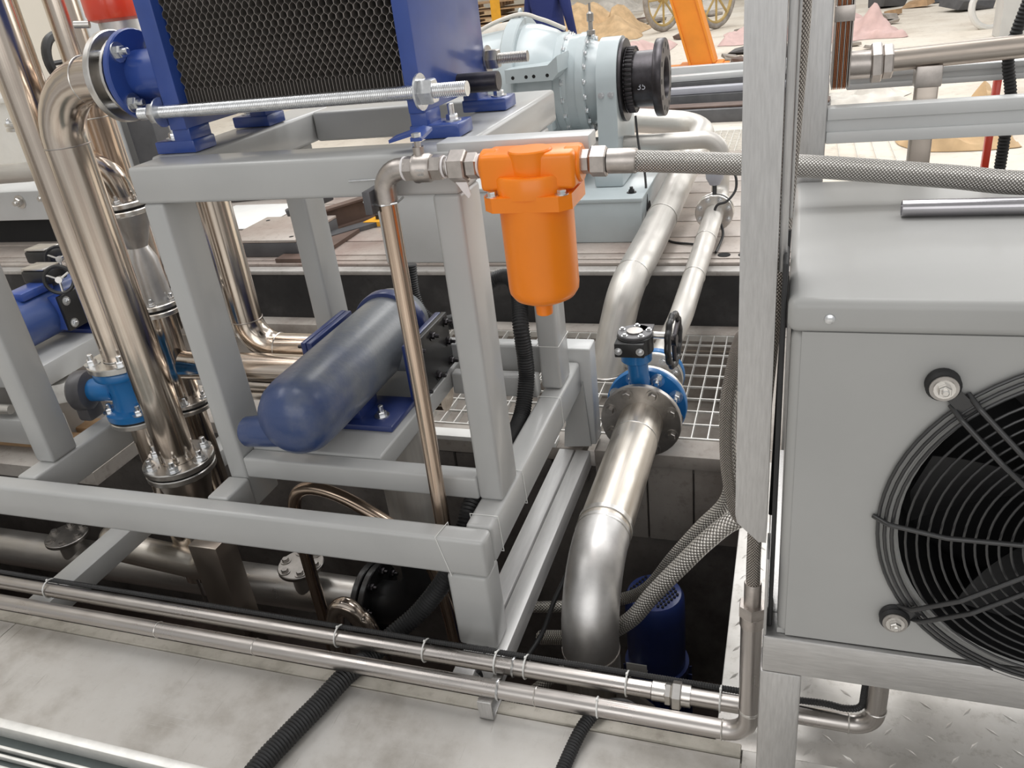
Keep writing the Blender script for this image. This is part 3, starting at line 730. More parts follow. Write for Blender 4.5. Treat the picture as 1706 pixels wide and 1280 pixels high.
for (sx, sy) in ((-1, -1), (1, -1), (1, 1), (-1, 1)):
    a, b_ = 0.091, 0.076
    P8 += [(FX+sx*(a if sx*sy > 0 else a-0.022), FY+sy*(b_-0.022 if sx*sy > 0 else b_), 1.176), (FX+sx*(a-0.022 if sx*sy > 0 else a), FY+sy*(b_ if sx*sy > 0 else b_-0.022), 1.176)]
cl.prism(P8, (0, 0, 0.030))
clp = part('collar', cl, 'orange', of)
for (sx, sy) in ((-1, -1), (1, -1), (1, 1), (-1, 1)):
    bolt(clp, (FX+sx*0.072, FY+sy*0.058, 1.206), Z3, 0.009, 0.0)
part('bowl', MB().lathe([(0.001, 0.966), (0.050, 0.967), (0.066, 0.975), (0.0745, 0.988), (0.076, 1.0), (0.0765, 1.178)], (FX, FY, 0), Z3, 44), 'orange', of)
part('drain_plug', MB().lathe([(0.013, 0.928), (0.018, 0.931), (0.020, 0.962)], (FX-0.005, FY, 0), Z3, 20).lathe([(0.026, 0.958), (0.028, 0.970)], (FX-0.005, FY, 0), Z3, 20), 'orange', of)
part('name_plate', MB().box((FX-0.030, FY-0.0775, 1.262), (FX+0.030, FY-0.0425, 1.268), 0.002), 'orange', of) if False else None
# pale bracket bar behind the filter head
solo('bracket_bar', MB().box((-0.73, 1.625, 1.262), (-0.395, 1.69, 1.292), 0.003), 'grey_lt', 'pale grey bracket bar behind the orange filter head', 'bracket')
def hexbody(a, b_, r, ch=0.003):
    a = Vector(a); b_ = Vector(b_); L = (b_-a).length
    return MB().lathe([(r-ch, 0), (r, ch), (r, L-ch), (r-ch, L)], a, b_-a, 6, math.pi/6)
VZ = 1.256
bv = thing('ball_valve', 'stainless ball valve with blue lever left of the orange filter', 'valve', (-0.75, FY, 1.22))
vb = part('body', MB().lathe([(0.020, -0.778), (0.0265, -0.776), (0.0265, -0.755)], (0, FY, VZ), (1, 0, 0), 6).lathe([(0.026, -0.757), (0.031, -0.754), (0.0315, -0.748), (0.030, -0.745), (0.030, -0.722), (0.026, -0.716)], (0, FY, VZ), (1, 0, 0), 28).lathe([(0.026, -0.718), (0.027, -0.714), (0.027, -0.692), (0.022, -0.690)], (0, FY, VZ), (1, 0, 0), 6), 'fitting', bv)
part('stem', MB().cyl((-0.742, FY, VZ+0.026), (-0.742, FY, VZ+0.044), 0.012, 16).cyl((-0.742, FY, VZ+0.044), (-0.742, FY, VZ+0.060), 0.007, 6), 'fitting', bv)
lvv = part('lever', MB().prism([(-0.752, FY-0.010, VZ+0.056), (-0.728, FY-0.006, VZ+0.056), (-0.742, FY+0.085, VZ+0.060), (-0.775, FY+0.115, VZ+0.060), (-0.835, FY+0.095, VZ+0.046), (-0.838, FY+0.060, VZ+0.042), (-0.775, FY+0.062, VZ+0.056)], (0, 0, 0.007)), 'blue', bv, 'blue sleeved lever')
part('lever_nut', MB().lathe([(0.010, 0), (0.010, 0.008)], (-0.742, FY, VZ+0.0635), Z3, 6), 'zinc', bv)
def text_mesh(txt, size):
    cu = bpy.data.curves.new('t', 'FONT'); cu.body = txt; cu.size = size; cu.extrude = 0.0004; cu.align_x = 'CENTER'; cu.align_y = 'CENTER'
    t = bpy.data.objects.new('t', cu); COL.objects.link(t)
    dg = bpy.context.evaluated_depsgraph_get(); me = bpy.data.meshes.new_from_object(t.evaluated_get(dg))
    bpy.data.objects.remove(t, do_unlink=True); return me
def lettering(txt, size, mat, parent, loc, xdir, ydir, name='lettering'):
    me = text_mesh(txt, size); me.materials.clear(); me.materials.append(M[mat])
    o = bpy.data.objects.new(name, me); COL.objects.link(o); o.parent = parent
    x = Vector(xdir).normalized(); y = Vector(ydir).normalized(); z = x.cross(y)
    mt = Matrix((x, y, z)).transposed().to_4x4(); mt.translation = Vector(loc)-ROOT[parent.name]
    o.matrix_local = mt; return o
lettering('TWO', 0.008, 'zinc', bv, (-0.733, FY-0.0300, VZ+0.001), (1, 0, 0), (0, 0.05, 1))
lettering('1000', 0.008, 'zinc', bv, (-0.733, FY-0.0296, VZ-0.008), (1, 0, 0), (0, -0.25, 1))
un = thing('pipe_union', 'stainless hexagon union between ball valve and orange filter', 'pipe fitting', (-0.65, FY, 1.22))
part('nipple', MB().cyl((-0.692, FY, VZ), (-0.605, FY, VZ), 0.0185, 20), 'fitting', un)
part('thread_tape', MB().ring((-0.6885, FY, VZ), (1, 0, 0), 0.021, 0.0026, 24, 6).ring((-0.676, FY, VZ), (1, 0, 0), 0.022, 0.0024, 24, 6), 'tape', un)
part('hexagon_nut', hexbody((-0.674, FY, VZ), (-0.637, FY, VZ), 0.034), 'fitting', un)
part('end_hexagon', hexbody((-0.637, FY, VZ), (-0.612, FY, VZ), 0.027), 'fitting', un)
part('thread_tape', MB().ring((-0.610, FY, VZ), (1, 0, 0), 0.021, 0.0026, 24, 6), 'tape', un)
part('tape_rag', MB().prism([(-0.664, FY-0.012, VZ-0.030), (-0.640, FY-0.010, VZ-0.031), (-0.636, FY-0.006, VZ-0.058), (-0.642, FY-0.006, VZ-0.066), (-0.652, FY-0.008, VZ-0.052)], (0, 0.002, 0)), 'tape', un)
tp = thing('filter_downpipe', 'thin heat-tinted stainless downpipe below the ball valve', 'pipe', (-0.83, FY, 0.2))
part('elbow', pipe_mb([(-0.772, FY, VZ), (-0.835, FY, VZ), (-0.835, FY, 1.185)], 0.0235, 0.048, 22), 'fitting', tp)
part('thread_tape', MB().ring((-0.779, FY, VZ), (1, 0, 0), 0.0225, 0.003, 24, 6), 'tape', tp)
part('tube', MB().sweep([(-0.835, FY, 1.19), (-0.838, FY, 0.8), (-0.848, FY, 0.20)], 0.0205, 22), 'pipe_br', tp)
part('foot_bracket', MB().box((-0.905, FY-0.02, 0.235), (-0.868, FY+0.05, 0.255), 0.001), 'brown', tp)
cb = thing('pipe_clamp', 'grey angle clamp with rod holding the thin downpipe to the top beam', 'clamp', (-0.86, 1.59, 1.17))
part('angle', MB().box((-0.880, 1.535, 1.165), (-0.862, 1.6135, 1.215), 0.001).box((-0.880, 1.606, 1.165), (-0.862, 1.6138, 1.225), 0.001), 'castgrey', cb)
part('u_rod', MB().sweep([(-0.90, FY+0.012, 1.184), (-0.838, FY-0.024, 1.184), (-0.808, FY-0.010, 1.186), (-0.806, FY+0.02, 1.19)], 0.0026, 8).sweep([(-0.95, 1.611, 1.222), (-0.875, 1.611, 1.224)], 0.0022, 6), 'zinc', cb)

# braided hose from the filter across to the cabinet
bh = thing('braided_hose', 'steel braided hose running from orange filter over the grey cabinet', 'hose', (0, 1.56, 1.18))
part('adapter', hexbody((-0.402, FY, VZ-0.002), (-0.378, FY, VZ-0.002), 0.024), 'fitting', bh)
part('swivel_nut', hexbody((-0.378, FY, VZ-0.002), (-0.345, FY, VZ-0.003), 0.030), 'fitting', bh)
part('ferrule', MB().lathe([(0.020, 0), (0.024, 0.002), (0.024, 0.055), (0.022, 0.058)], (-0.345, FY, VZ-0.003), (1, 0, -0.02), 26), 'fitting', bh)
part('braid', MB().sweep(smoothline([(-0.29, FY, 1.251), (-0.19, FY, 1.244), (-0.09, FY, 1.236), (0.01, FY, 1.229), (0.12, FY, 1.217), (0.26, FY, 1.200), (0.40, FY, 1.184), (0.75, FY, 1.180), (1.1, FY, 1.180)], 8), 0.0205, 26), 'braid', bh)

# ================================================================ BIG PIPE AND BUTTERFLY VALVE
PX, PZ = -0.471, 0.150
bp = thing('large_pipe', 'large dull stainless pipe with elbow diving into the pit', 'pipe', (PX, 1.9, -0.9))
part('tube', MB().sweep([(PX, 2.425, PZ), (PX, 2.2, PZ), (PX, 1.80, PZ)], 0.078, 40), 'pipe_big', bp)
part('elbow', pipe_mb([(PX, 1.80, PZ), (PX, 1.572, PZ), (PX, 1.572, -0.14)], 0.0785, 0.215, 40), 'elbow', bp)
part('lower_tube', MB().sweep([(PX, 1.572, -0.14), (PX, 1.572, -0.5), (PX, 1.572, -0.95)], 0.078, 36), 'pipe_big', bp)
part('clamp_band', MB().lathe([(0.0795, 0), (0.0812, 0.002), (0.0812, 0.020), (0.0795, 0.022)], (PX, 1.815, PZ), (0, 1, 0), 40), 'flange', bp)
weld(bp, (PX, 2.30, PZ), (0, 1, 0), 0.0785); weld(bp, (PX, 1.785, PZ), (0, 1, 0), 0.0788); weld(bp, (PX, 1.572, -0.07), Z3, 0.0788, 'fitting')
f1 = part('flange', flange_mb((PX, 2.425, PZ), (0, 1, 0), 0.142, 0.024), 'flange_d', bp)
bolt_circle(f1, (PX, 2.425, PZ), (0, -1, 0), 0.116, 8, 0.0145, 0.0, 'flange_d')
part('support_wing', MB().prism([(PX+0.075, 1.53, -0.13), (PX+0.175, 1.53, -0.22), (PX+0.19, 1.53, -0.26), (PX+0.07, 1.53, -0.26)], (0, 0.012, 0)), 'flange', bp)
bvf = thing('butterfly_valve', 'bright blue butterfly valve with black gearbox and handwheel on the big pipe', 'valve', (PX, 2.5, 0.0))
part('body', MB().lathe([(0.09, 2.4495), (0.122, 2.450), (0.124, 2.453), (0.122, 2.462), (0.098, 2.466), (0.096, 2.540), (0.142, 2.544), (0.145, 2.548), (0.145, 2.570), (0.142, 2.573), (0.09, 2.5735)], (PX, 0, PZ), (0, 1, 0), 44), 'valveblue', bvf)
part('neck', MB().cyl((PX-0.010, 2.506, PZ+0.09), (PX-0.02, 2.506, PZ+0.225), 0.036, 22, 0.002).cyl((PX-0.02, 2.506, PZ+0.205), (PX-0.02, 2.506, PZ+0.240), 0.054, 26, 0.003), 'valveblue', bvf)
gbx = part('gearbox', MB().cyl((PX-0.022, 2.506, PZ+0.240), (PX-0.022, 2.506, PZ+0.302), 0.062, 32, 0.003).box((PX-0.082, 2.436, PZ+0.244), (PX+0.02, 2.491, PZ+0.296), 0.004), 'black', bvf, 'black gear operator')
cv = part('gearbox_cover', MB().cyl((PX-0.022, 2.506, PZ+0.302), (PX-0.022, 2.506, PZ+0.312), 0.060, 32, 0.002).box((PX-0.035, 2.516, PZ+0.302), (PX+0.035, 2.574, PZ+0.312), 0.002), 'castgrey', bvf)
part('indicator', MB().cyl((PX-0.022, 2.506, PZ+0.312), (PX-0.022, 2.506, PZ+0.317), 0.028, 24, 0.001), 'flange_d', bvf)
bolt_circle(cv, (PX-0.022, 2.506, PZ+0.312), Z3, 0.048, 5, 0.007, 0.0)
for xx in (-0.068, 0.006): bolt(gbx, (PX+xx, 2.436, PZ+0.268), (0, -1, 0), 0.009, 0.004)
part('shaft', MB().cyl((PX+0.03, 2.561, PZ+0.276), (PX+0.095, 2.569, PZ+0.270), 0.013, 14), 'flange', bvf)
WC = Vector((PX+0.100, 2.568, PZ+0.255)); wd = Vector((0.995, -0.09, 0.03)).normalized()
wx, wy, _ = frame_of(wd); rim = MB(); N_ = 60
rim.sweep([WC+(wx*math.cos(2*math.pi*k/N_)+wy*math.sin(2*math.pi*k/N_))*(0.088+0.004*math.cos(2*math.pi*k/N_*12)) for k in range(N_)], 0.0115, 10, closed=True)
part('handwheel_rim', rim, 'black', bvf, 'black notched handwheel')
spk = MB(); spk.cyl(WC-wd*0.012, WC+wd*0.012, 0.020, 18)
for k in range(3):
    a = 0.5+2*math.pi*k/3; spk.sweep([WC, WC+(wx*math.cos(a)+wy*math.sin(a))*0.085], 0.008, 8)
part('handwheel_spokes', spk, 'blackm', bvf)
for k in range(8):
    a = math.pi/8+2*math.pi*k/8; q = Vector((PX+0.116*math.cos(a), 0, PZ+0.116*math.sin(a)))
    bolt(bvf, (q.x, 2.544, q.z), (0, -1, 0), 0.0165, 0.016)
# the far flanged side of the valve and the line going on over the bed
fl2 = thing('galvanised_pipe', 'grey galvanised pipe climbing from the blue valve onto the machine bed', 'pipe', (-0.43, 3.3, 0.15))
g1 = part('flange', flange_mb((PX, 2.5745, PZ), (0, 1, 0), 0.140, 0.022), 'flange', fl2)
part('reducer', MB().lathe([(0.085, 2.596), (0.080, 2.63), (0.058, 2.71), (0.056, 2.76)], (PX, 0, PZ), (0, 1, 0), 32), 'elbow', fl2)
g2 = part('flange', flange_mb((PX, 2.76, PZ), (0, 1, 0), 0.105, 0.020), 'flange', fl2)
bolt_circle(g2, (PX, 2.76, PZ), (0, -1, 0), 0.083, 8, 0.011, 0.004)
g3 = part('blue_flange', flange_mb((PX, 2.782, PZ), (0, 1, 0), 0.107, 0.030), 'valveblue', fl2)
part('tube', MB().sweep(fillet([(PX, 2.80, PZ), (PX, 2.91, PZ+0.02), (-0.409, 3.02, 0.285), (-0.377, 4.118, 0.397)], [0.12, 0.2]), 0.048, 26), 'pipe_gal', fl2)
dfar = (Vector((-0.377, 4.118, 0.397))-Vector((-0.409, 3.02, 0.285))).normalized()
for t in (0.35, 0.7): 
    c_ = Vector((-0.409, 3.02, 0.285)).lerp(Vector((-0.377, 4.118, 0.397)), t); weld(fl2, c_, dfar, 0.0485)
g4 = part('flange', flange_mb((-0.377, 4.118, 0.397), dfar, 0.096, 0.018), 'flange', fl2)
bolt_circle(g4, (-0.377, 4.118, 0.397), -dfar, 0.077, 8, 0.010, 0.004)
part('gasket', MB().cyl(Vector((-0.377, 4.118, 0.397))+dfar*0.018, Vector((-0.377, 4.118, 0.397))+dfar*0.024, 0.092, 28), 'gasket', fl2)
p3 = thing('galvanised_pipe', 'thick grey pipe bending down through the floor grating', 'pipe', (-0.7, 3.6, 0))
part('tube', pipe_mb([(-0.757, 3.055, -0.08), (-0.668, 3.22, 0.335), (-0.633, 3.72, 0.39), (-0.545, 5.42, 0.60), (-1.10, 5.42, 0.66)], 0.076, [0.17, 0, 0.20], 32), 'pipe_gal', p3)
weld(p3, (-0.659, 3.35, 0.349), Vector((0.035, 0.5, 0.055)), 0.0765); weld(p3, (-0.620, 3.97, 0.421), Vector((0.05, 1.03, 0.092)), 0.0775)
part('collar_ring', MB().ring((-0.740, 3.087, 0.004), Z3, 0.084, 0.006, 30, 8), 'flange_d', p3)
# ================================================================ PIPES ALONG THE PIT EDGE
UY, UZ, LY, LZ = 1.339, 0.070, 1.252, 0.085
lo_ = thing('edge_pipe', 'grey steel pipe nearest the deck edge, elbowing up at the right', 'pipe', (-1.5, LY, 0.06))
part('tube', pipe_mb([(-4.6, LY, LZ), (-2.2, LY, LZ), (-0.040, LY, LZ), (-0.040, LY, 0.43)], 0.0212, [0, 0.05], 24), 'pipe_edge', lo_)
for x in (-1.62, -1.30, -0.52): weld(lo_, (x, LY, LZ), (1, 0, 0), 0.0214, 'flange', 0.0016)
weld(lo_, (-0.095, LY, LZ), (1, 0, 0), 0.0214, 'flange', 0.002)
part('collar', MB().lathe([(0.0215, 0.155), (0.0225, 0.157), (0.0225, 0.162), (0.0215, 0.164)], (-0.040, LY, 0), Z3, 22), 'flange', lo_)
part('coupling', MB().cyl((-0.040, LY, 0.40), (-0.040, LY, 0.430), 0.0235, 22, 0.002).lathe([(0.027, 0.430), (0.0275, 0.433), (0.0275, 0.452), (0.026, 0.455)], (-0.040, LY, 0), Z3, 6), 'fitting', lo_)
up_ = thing('edge_pipe', 'grey steel pipe behind the edge pipe, joined by a hexagon union', 'pipe', (-1.5, UY, 0.05))
part('tube', pipe_mb([(-4.6, UY, UZ), (-2.2, UY, UZ), (-0.255, UY, UZ)], 0.0208, 0, 24), 'pipe_edge', up_)
part('tube', pipe_mb([(-0.175, UY, UZ), (0.215, UY, UZ), (0.215, UY, 0.50)], 0.0205, 0.045, 24), 'pipe_edge', up_)
weld(up_, (0.165, UY, UZ), (1, 0, 0), 0.021, 'flange', 0.002); weld(up_, (0.215, UY, UZ+0.055), Z3, 0.021, 'flange', 0.002)
part('nipple', MB().cyl((-0.262, UY, UZ), (-0.225, UY, UZ), 0.0235, 22, 0.002), 'flange', up_)
part('union_nut', hexbody((-0.215, UY, UZ), (-0.192, UY, UZ), 0.034), 'flange', up_)
part('union_end', hexbody((-0.232, UY, UZ), (-0.215, UY, UZ), 0.027).lathe([(0.026, -0.192), (0.026, -0.172)], (0, UY, UZ), (1, 0, 0), 22), 'flange', up_)
cd = solo('corrugated_conduit', corrugated([(-4.6, 1.363, 0.088), (-3, 1.364, 0.086), (-2, 1.363, 0.088), (-1, 1.364, 0.086), (-0.4, 1.364, 0.086), (0.0, 1.362, 0.088), (0.11, 1.355, 0.100), (0.155, 1.348, 0.103), (0.185, 1.345, 0.118), (0.190, 1.345, 0.16), (0.190, 1.345, 0.30)], 0.0078, 0.006, 0.16, 8), 'rubber', 'thin black corrugated conduit lying along the rear edge pipe', 'conduit')
for x in (-2.118, -1.101, -0.845, -0.650, -0.573, -0.321, -0.106):
    tie(up_, (x, UY+0.006, UZ+0.002), (1, 0.0, 0), 0.0275)
for x in (-0.604,): tie(up_, (x, UY, UZ), (1, 0.05, 0), 0.0215, mat='zinc', rr=0.003)
for x in (-0.614, -0.372): tie(lo_, (x, LY, LZ), (1, 0.1, 0), 0.0215, mat='zinc' if x < -0.5 else 'white', rr=0.003 if x < -0.5 else 0.002)
def support(x, label):
    t = thing('pipe_support', label, 'bracket', (x, 1.27, 0.004), 'supports under the edge pipes')
    part('channel', MB().box((x-0.018, 1.225, 0.0055), (x+0.018, 1.228, 0.060), 0.001).box((x-0.018, 1.225, 0.057), (x+0.018, 1.290, 0.0625), 0.001).box((x-0.018, 1.225, 0.0055), (x+0.018, 1.288, 0.009), 0.001), 'alu', t)
    part('arm', MB().box((x-0.012, 1.288, 0.040), (x+0.012, 1.365, 0.048), 0.001), 'alu', t)
support(-0.645, 'small steel channel bracket under the edge pipes')
# black hoses coming over the deck edge
solo('corrugated_hose', corrugated([(-1.282, 2.47, 0.72), (-1.285, 2.46, 0.62), (-1.262, 2.45, 0.545), (-1.21, 2.45, 0.505), (-1.125, 2.45, 0.515), (-1.044, 2.45, 0.594), (-0.968, 2.44, 0.666), (-0.895, 2.42, 0.69), (-0.835, 2.33, 0.67), (-0.800, 2.22, 0.60), (-0.792, 2.205, 0.50), (-0.792, 2.19, 0.42), (-0.792, 2.10, 0.335), (-0.792, 1.95, 0.322), (-0.792, 1.75, 0.325), (-0.795, 1.64, 0.318), (-0.805, 1.575, 0.26), (-0.845, 1.53, 0.165), (-0.92, 1.48, 0.070), (-0.985, 1.415, 0.028), (-1.018, 1.34, 0.020), (-1.04, 1.26, 0.034), (-1.068, 1.16, 0.029), (-1.095, 1.06, 0.029), (-1.118, 0.94, 0.029), (-1.125, 0.7, 0.029)], 0.0275, 0.0088, 0.13, 14), 'rubber', 'thick black corrugated hose from behind the frame, through the pit and across the deck', 'hose')
solo('corrugated_hose', corrugated([(-0.30, 1.42, -0.25), (-0.32, 1.38, -0.06), (-0.37, 1.31, 0.022), (-0.405, 1.25, 0.024), (-0.425, 1.15, 0.018), (-0.435, 1.02, 0.018), (-0.44, 0.8, 0.018)], 0.0165, 0.0075, 0.15, 12), 'rubber', 'thinner black corrugated hose crossing the deck edge below the union', 'hose')
tr_ = thing('metal_tray', 'galvanised sheet metal trays stacked on the deck at the lower left corner', 'tray', (-2.0, 0.6, 0))
part('pan', MB().box((-3.2, 0.10, 0.001), (-1.0, 0.905, 0.012), 0.002), 'traydark', tr_)
part('rim', MB().box((-3.2, 0.900, 0.001), (-1.0, 0.925, 0.050), 0.003), 'galv', tr_, 'bright folded rim')
for y_ in (0.862, 0.842, 0.815, 0.79, 0.76):
    part('rib', MB().box((-3.2, y_, 0.0125), (-1.0, y_+0.008, 0.028), 0.002), 'galv', tr_)

# ================================================================ FAN CABINET AND ITS STAND
ac = thing('fan_cabinet', 'pale grey condenser cabinet with round black fan guard on a stand', 'cabinet', (0.36, 1.4, 0.528))
part('lid', MB().box((0.000, 1.097, 1.104), (0.88, 1.742, 1.155), 0.014, 4), 'cab', ac)
part('corner_strip', MB().box((0.006, 1.1046, 0.529), (0.05, 1.16, 1.1045), 0.016, 4), 'cab', ac)
sd = MB(); sd.box((0.006, 1.15, 0.529), (0.012, 1.70, 1.104)); part('side_panel', sd, 'cab', ac)
part('side_panel', MB().box((0.866, 1.11, 0.529), (0.872, 1.70, 1.104)), 'cab', ac)
part('base_pan', MB().box((0.007, 1.108, 0.529), (0.871, 1.70, 0.540)), 'cab', ac)
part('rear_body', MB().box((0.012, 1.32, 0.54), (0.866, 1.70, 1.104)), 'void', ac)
FC = Vector((0.436, 1.1035, 0.7955)); FR = 0.262
def panel_with_hole(x0, x1, z0, z1, c, R, y, th, n=64):
    mb = MB(); outer = []; inner = []
    for k in range(n):
        a = 2*math.pi*k/n; dx, dz = math.cos(a), math.sin(a)
        t = min(((x1-c.x)/dx if dx > 1e-9 else 1e9), ((x0-c.x)/dx if dx < -1e-9 else 1e9), ((z1-c.z)/dz if dz > 1e-9 else 1e9), ((z0-c.z)/dz if dz < -1e-9 else 1e9))
        outer.append(Vector((c.x+dx*t, y, c.z+dz*t))); inner.append(Vector((c.x+dx*R, y, c.z+dz*R)))
    for cx, cz in ((x0, z0), (x1, z0), (x1, z1), (x0, z1)):
        k = min(range(n), key=lambda i: (outer[i]-Vector((cx, y, cz))).length); outer[k] = Vector((cx, y, cz))
    T = Vector((0, th, 0))
    vs = outer+inner+[p+T for p in inner]+[p+T for p in outer]
    for k in range(n):
        j = (k+1) % n
        mb.f.append((k, n+k, n+j, j)); mb.f.append((n+k, 2*n+k, 2*n+j, n+j)); mb.f.append((3*n+k, 3*n+j, 2*n+j, 2*n+k))
    mb.v = vs; return mb
part('front_panel', panel_with_hole(0.0205, 0.868, 0.530, 1.1045, FC, FR, 1.1035, 0.004), 'cab', ac)
shd = MB(); n_ = 64; ringsP = [(FR+0.010, -0.001), (FR+0.004, -0.006), (FR, -0.001), (FR-0.008, 0.05), (FR-0.008, 0.19)]
for (r_, h_) in ringsP:
    for k in range(n_):
        a = 2*math.pi*k/n_; shd.v.append(FC+Vector((math.cos(a)*r_, h_, math.sin(a)*r_)))
for i in range(len(ringsP)-1):
    for k in range(n_):
        j = (k+1) % n_; shd.f.append((i*n_+k, i*n_+j, (i+1)*n_+j, (i+1)*n_+k))
shl = MB(); shl.v = shd.v[:3*n_]; shl.f = [f for f in shd.f if max(f) < 3*n_]; part('shroud_lip', shl, 'cab', ac)
sht = MB(); sht.v = shd.v[2*n_:]; sht.f = [tuple(i-2*n_ for i in f) for f in shd.f if min(f) >= 2*n_]; part('fan_shroud', sht, 'black', ac)
fan = part('fan_hub', MB().lathe([(0.07, 0.075), (0.075, 0.07), (0.075, 0.02), (0.066, 0.012), (0.001, 0.010)], FC+Vector((0, 0.03, 0)), (0, 1, 0), 32), 'black', ac)
for k in range(5):
    a0 = 2*math.pi*k/5+0.35; mb = MB(); nn = 8
    for i in range(nn+1):
        r_ = 0.07+(FR-0.022-0.07)*i/nn
        wv = 0.42-0.05*i/nn; sw = 0.25*i/nn
        for s_ in (-1, 0, 1):
            a = a0+sw+s_*wv; mb.v.append(FC+Vector((math.cos(a)*r_, 0.075+s_*0.035-0.006*(s_ == 0), math.sin(a)*r_)))
    for i in range(nn):
        for s_ in range(2): mb.f.append((i*3+s_, i*3+s_+1, i*3+4+s_, i*3+3+s_))
    mb2 = MB(); mb2.v = mb.v+[p+Vector((0, 0.003, 0)) for p in mb.v]; L_ = len(mb.v); mb2.f = mb.f+[tuple(reversed([i+L_ for i in f])) for f in mb.f]
    part('fan_blade', mb2, 'black', ac)
M['guard'] = paint('black_coated_wire', (0.030, 0.030, 0.031), 0.35, 0.2, 30, coat=0.3)
for k in range(14):
    r_ = 0.056+0.0152*k; dep = 0.030-0.010*(k/13)**2
    part('guard_ring', MB().ring(FC-Vector((0, dep, 0)), (0, 1, 0), r_, 0.0019, 60, 6), 'guard', ac)
for r_, dep in ((FR+0.010, 0.014), (FR+0.0195, 0.010), (FR+0.029, 0.006)):
    part('guard_ring', MB().ring(FC-Vector((0, dep, 0)), (0, 1, 0), r_, 0.0028, 72, 8), 'guard', ac)
part('guard_badge', MB().lathe([(0.001, 0.026), (0.05, 0.026), (0.052, 0.030), (0.050, 0.034), (0.001, 0.036)], FC, (0, -1, 0), 30), 'guard', ac)
def strut(ang, off):
    a = math.radians(ang); d = Vector((math.cos(a), 0, math.sin(a))); s_ = Vector((-d.z, 0, d.x))
    P = FC+s_*off
    return MB().sweep(fillet([P+d*(FR+0.036)+Vector((0, -0.003, 0)), P+d*(FR+0.016)-Vector((0, 0.022, 0)), P+d*(FR-0.06)-Vector((0, 0.040, 0)), P+d*0.045-Vector((0, 0.036, 0))], 0.012, 5), 0.0040, 10)
for ang in (134, 217, 46, -37):
    for off in (-0.0135, 0.0135): part('guard_strut', strut(ang, off), 'guard', ac)
part('guard_strut', strut(179, 0.0), 'guard', ac); part('guard_strut', strut(0, 0.0), 'guard', ac)
for ang in (134, 217, 46, -37):
    a = math.radians(ang); c_ = FC+Vector((math.cos(a), 0, math.sin(a)))*(FR+(0.070 if math.sin(a) > 0 else 0.052))
    ru = part('rubber_bush', MB().lathe([(0.0215, 0), (0.023, 0.004), (0.020, 0.009), (0.023, 0.014), (0.020, 0.019)], c_, (0, -1, 0), 24), 'rubber', ac)
    part('washer', MB().lathe([(0.0185, 0.019), (0.019, 0.0205), (0.0185, 0.022)], c_, (0, -1, 0), 26), 'flange_d', ac)
    bolt(ac, c_+Vector((0, -0.022, 0)), (0, -1, 0), 0.009, 0.003, 'flange')
    part('clip_tongue', MB().obox(c_+Vector((0, -0.010, 0)), FC+Vector((math.cos(a), 0, math.sin(a)))*(FR+0.012)+Vector((0, -0.010, 0)), 0.022, 0.003, (0, -1, 0)), 'guard', ac)
for x in (0.055, 0.44, 0.82):
    part('screw', MB().lathe([(0.0075, 0), (0.007, 0.002), (0.004, 0.0038), (0.001, 0.004)], (x, 1.097, 1.128), (0, -1, 0), 16), 'zinc', ac)
st = thing('cabinet_stand', 'brushed steel tube stand carrying the fan cabinet', 'stand', (0.35, 1.4, 0))
def sb(name, lo, hi, bev=0.005, mat='alu'): return part(name, MB().box(lo, hi, bev), mat, st)
M['alu_h'] = metal('brushed_aluminium_lengthwise', (0.54, 0.535, 0.53), 0.45, 0.10, 14, (1.6, 16, 16), bmp=0.35)
sb('front_beam', (-0.016, 1.095, 0.444), (0.90, 1.160, 0.5275), 0.005, 'alu_h')
sb('leg', (-0.019, 1.096, 0.001), (0.052, 1.159, 0.4435)); sb('leg', (0.83, 1.096, 0.001), (0.90, 1.159, 0.4435))
sb('leg', (-0.019, 1.64, 0.001), (0.052, 1.71, 0.4435)); sb('leg', (0.83, 1.64, 0.001), (0.90, 1.71, 0.4435))
sb('side_beam', (-0.016, 1.1605, 0.444), (0.05, 1.71, 0.5275)); sb('side_beam', (0.84, 1.1605, 0.444), (0.90, 1.71, 0.5275)); sb('rear_beam', (0.0505, 1.65, 0.444), (0.8395, 1.71, 0.5275), 0.005, 'alu_h')
sb('angle_edge', (-0.0155, 1.098, 0.528), (-0.0105, 1.17, 0.695), 0.001)
part('black_strip', MB().box((-0.0095, 1.12, 0.529), (-0.002, 1.20, 1.20), 0.003).cyl((-0.012, 1.19, 0.72), (-0.004, 1.21, 1.22), 0.004, 8), 'rubber', st)  # black strip and thin rod between column and cabinet
c1 = thing('aluminium_column', 'brushed aluminium column standing in front of the braided hose', 'column', (-0.042, 1.19, 0.69))
part('profile', MB().prism([(-0.069, 1.150, 0.742), (-0.066, 1.150, 0.725), (-0.030, 1.150, 0.688), (-0.0175, 1.150, 0.688), (-0.0165, 1.150, 2.5), (-0.069, 1.150, 2.5)], (0, 0.055, 0)), 'alu', c1)
part('side_flange', MB().box((-0.0160, 1.165, 1.17), (-0.0045, 1.195, 2.5), 0.002).box((-0.0045, 1.20, 1.24), (0.0005, 1.215, 2.5), 0.001), 'alu', c1)
c2 = thing('aluminium_column', 'brushed aluminium column behind the cabinet, right of the front column', 'column', (0.028, 1.78, 0))
part('profile', MB().box((0.0, 1.745, 0.001), (0.0555, 1.81, 2.5), 0.004), 'alu', c2)
